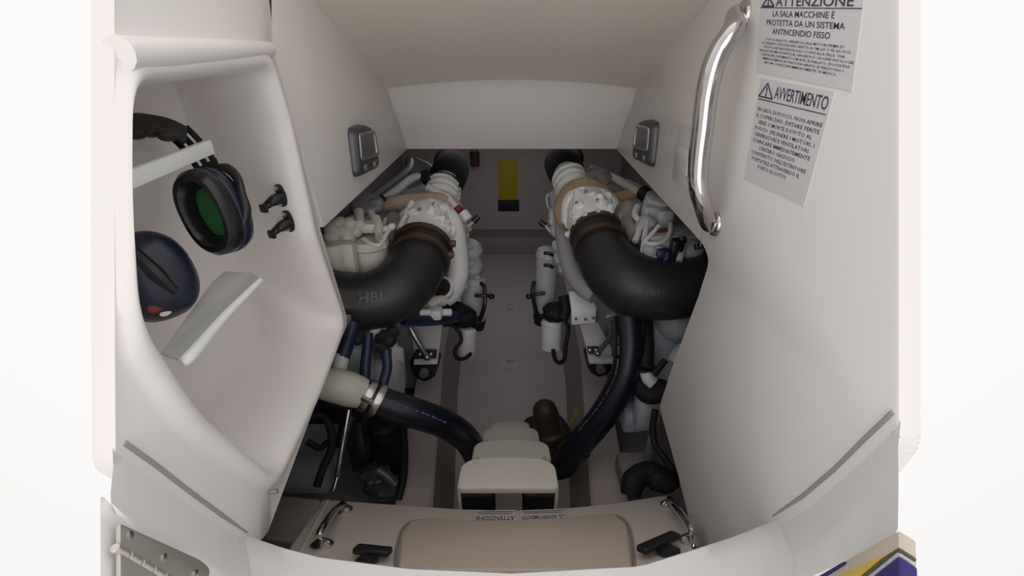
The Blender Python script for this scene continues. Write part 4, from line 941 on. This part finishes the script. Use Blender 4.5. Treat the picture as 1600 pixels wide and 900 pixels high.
# inspection plates let into the floor
for px, py, lab in ((797, 565, 'nearer round inspection plate set in the walkway floor'), (797, 484, 'farther round inspection plate set in the walkway floor')):
    c = PZ(px, py, FZ); t = thing('inspection_plate', c, lab, 'plate', 'floor inspection plates')
    m = MB(); m.lathe([(.098, 0), (.098, .004), (.094, .006), (.080, .006), (.078, .003), (.01, .003)], c, (0, 0, 1), 36); obj('plate', m, M['floordk' if 0 else 'floor'], t)
    m = MB(); m.box(c + V((0, 0, .005)), (.06, .014, .006), bev=.002); obj('key_slot', m, M['floordk'], t)
# bulkhead labels and the red bottle
yb = 5.31
def rect(px0, py0, px1, py1, y): a, b = PY(px0, py0, y), PY(px1, py1, y); return a, b
a, b = rect(778, 248, 808, 312, yb)
lb = thing('bulkhead_label', (a.lerp(b, .5).x, yb, b.z), 'tall yellow and black label on the far bulkhead', 'label')
m = MB(); m.box(((a.x + b.x) / 2, yb - .003, (a.z + b.z) / 2), (b.x - a.x, .006, a.z - b.z), bev=.001); obj('yellow_panel', m, M['yellow'], lb)
a, b = rect(778, 312, 811, 330, yb); m = MB(); m.box(((a.x + b.x) / 2, yb - .004, (a.z + b.z) / 2), (b.x - a.x, .008, a.z - b.z), bev=.001); obj('black_panel', m, M['black'], lb)
c = PY(742, 246, 5.2); rb = thing('alarm_siren', c, 'small dark red device high on the far bulkhead', 'alarm')
m = MB(); m.cyl(c + V((0, 0, .06)), c - V((0, 0, .09)), .05, 18); obj('body', m, M['siren'], rb)
m = MB(); m.box(c + V((0, .06, .06)), (.05, .12, .05), bev=.01); obj('bracket', m, M['hull'], rb)

# dark gear low on the left, forward of the door
st = thing('gas_strut', P(525, 740, 1.9), 'slim steel strut standing among black gear at lower left', 'strut')
m = MB(); m.tube([P(545, 640, 1.95), P(527, 745, 1.90)], .012, 12, smooth=False); m.tube([P(527, 745, 1.90), P(521, 768, 1.88)], .008, 10, smooth=False); obj('rod', m, M['chrome'], st)
m = MB(); m.tube([P(548, 650, 2.05), P(534, 700, 2.02)], .036, 14, smooth=False); obj('sleeve', m, M['bplast'], st)
def gear(name, label, cat, fn, mk, grp=None):
    m = MB(); fn(m); o = obj(name, m, M[mk]); tag(o, label, cat, grp); return o
def g1(m):
    m.cyl(P(600, 672, 2.28), P(608, 712, 2.36), .072, 22); m.lathe([(.08, 0), (.08, .03), (.06, .05)], P(599, 668, 2.27), P(599, 668, 2.27) - P(608, 712, 2.36), 22)
gear('air_filter', 'black round canister under the left navy hose', 'canister', g1, 'rubberm')
def g2(m):
    m.box(P(622, 700, 2.5), (.10, .1, .3), bev=.02)
gear('relay_case', 'black upright case beside the left stringer under the navy hose', 'case', g2, 'rubberm')
def g3(m):
    m.ball(P(585, 742, 2.15), (.07, .05, .04), sub=3, lump=.3); m.tube([P(590, 735, 2.1), P(605, 745, 2.1), P(618, 758, 2.1)], .025, 10); m.ball(P(600, 760, 2.15), (.09, .06, .05), sub=3, lump=.3)
gear('bilge_fitting', 'dark grey lumpy fitting on the bilge floor at lower left', 'fitting', g3, 'lampg')
def g4(m):
    m.tube([P(628, 660, 2.25), P(632, 700, 2.25), P(630, 745, 2.15), P(622, 780, 2.1)], .018, 10)
gear('bilge_hose', 'black hose running down along the left stringer', 'hose', g4, 'rubberm')
def g5(m):
    m.box(P(498, 690, 2.3), (.20, .1, .30), bev=.03); m.box(P(478, 740, 2.25), (.24, .12, .16), bev=.03); m.ball(P(490, 660, 2.25), (.07, .06, .06), sub=3, lump=.3)
gear('battery_box', 'grey box low behind the locker at far left', 'box', g5, 'engblue')
def g6(m):
    m.tube([P(478, 655, 1.9), P(500, 648, 1.92), P(515, 665, 1.92), P(518, 700, 1.92), P(505, 730, 1.9), P(495, 760, 1.88)], .016, 10); m.tube([P(480, 690, 1.9), P(500, 700, 1.9), P(512, 690, 1.9)], .013, 8)
gear('battery_cable', 'looped black cable behind the locker at lower left', 'cable', g6, 'rubberm')
def g7(m):
    m.box(P(515, 650, 2.12), (.28, .08, .03), bev=.01); m.box(P(562, 690, 2.16), (.09, .1, .3), bev=.02)
gear('pump_bracket', 'black bracket under the cream elbow pipe', 'bracket', g7, 'bplast')
# right side, lower
def g8(m):
    m.tube([P(985, 775, 1.98), P(990, 752, 2.0), P(1010, 740, 2.02), P(1030, 745, 2.0), P(1045, 765, 1.95)], [.04, .05, .05, .05, .03], 14); m.ball(P(1035, 750, 1.98), (.07, .05, .05), sub=3, lump=.25)
gear('bilge_fan', 'black curved blower duct on the bilge floor at lower right', 'blower', g8, 'rubberm')
def g9(m):
    m.tube([P(1024, 640, 1.98), P(1020, 670, 1.98), P(1024, 695, 1.96), P(1040, 718, 1.92), P(1052, 736, 1.88)], .014, 10)
gear('bilge_cable', 'black cable hanging behind the right wall', 'cable', g9, 'rubberm')
def g10(m):
    m.box(P(1010, 642, 2.12), (.11, .10, .17), bev=.03); m.box(P(986, 652, 2.2), (.09, .1, .11), bev=.02)
gear('pump_housing', 'grey pump housing below the black hose on the right', 'pump', g10, 'engblue')
def g11(m):
    m.box(P(1015, 705, 2.1), (.03, .03, .16), bev=.006); m.box(P(1000, 735, 2.15), (.2, .14, .10), bev=.02)
gear('strainer_bracket', 'grey bracket in the bilge at lower right above the blower', 'bracket', g11, 'hull')
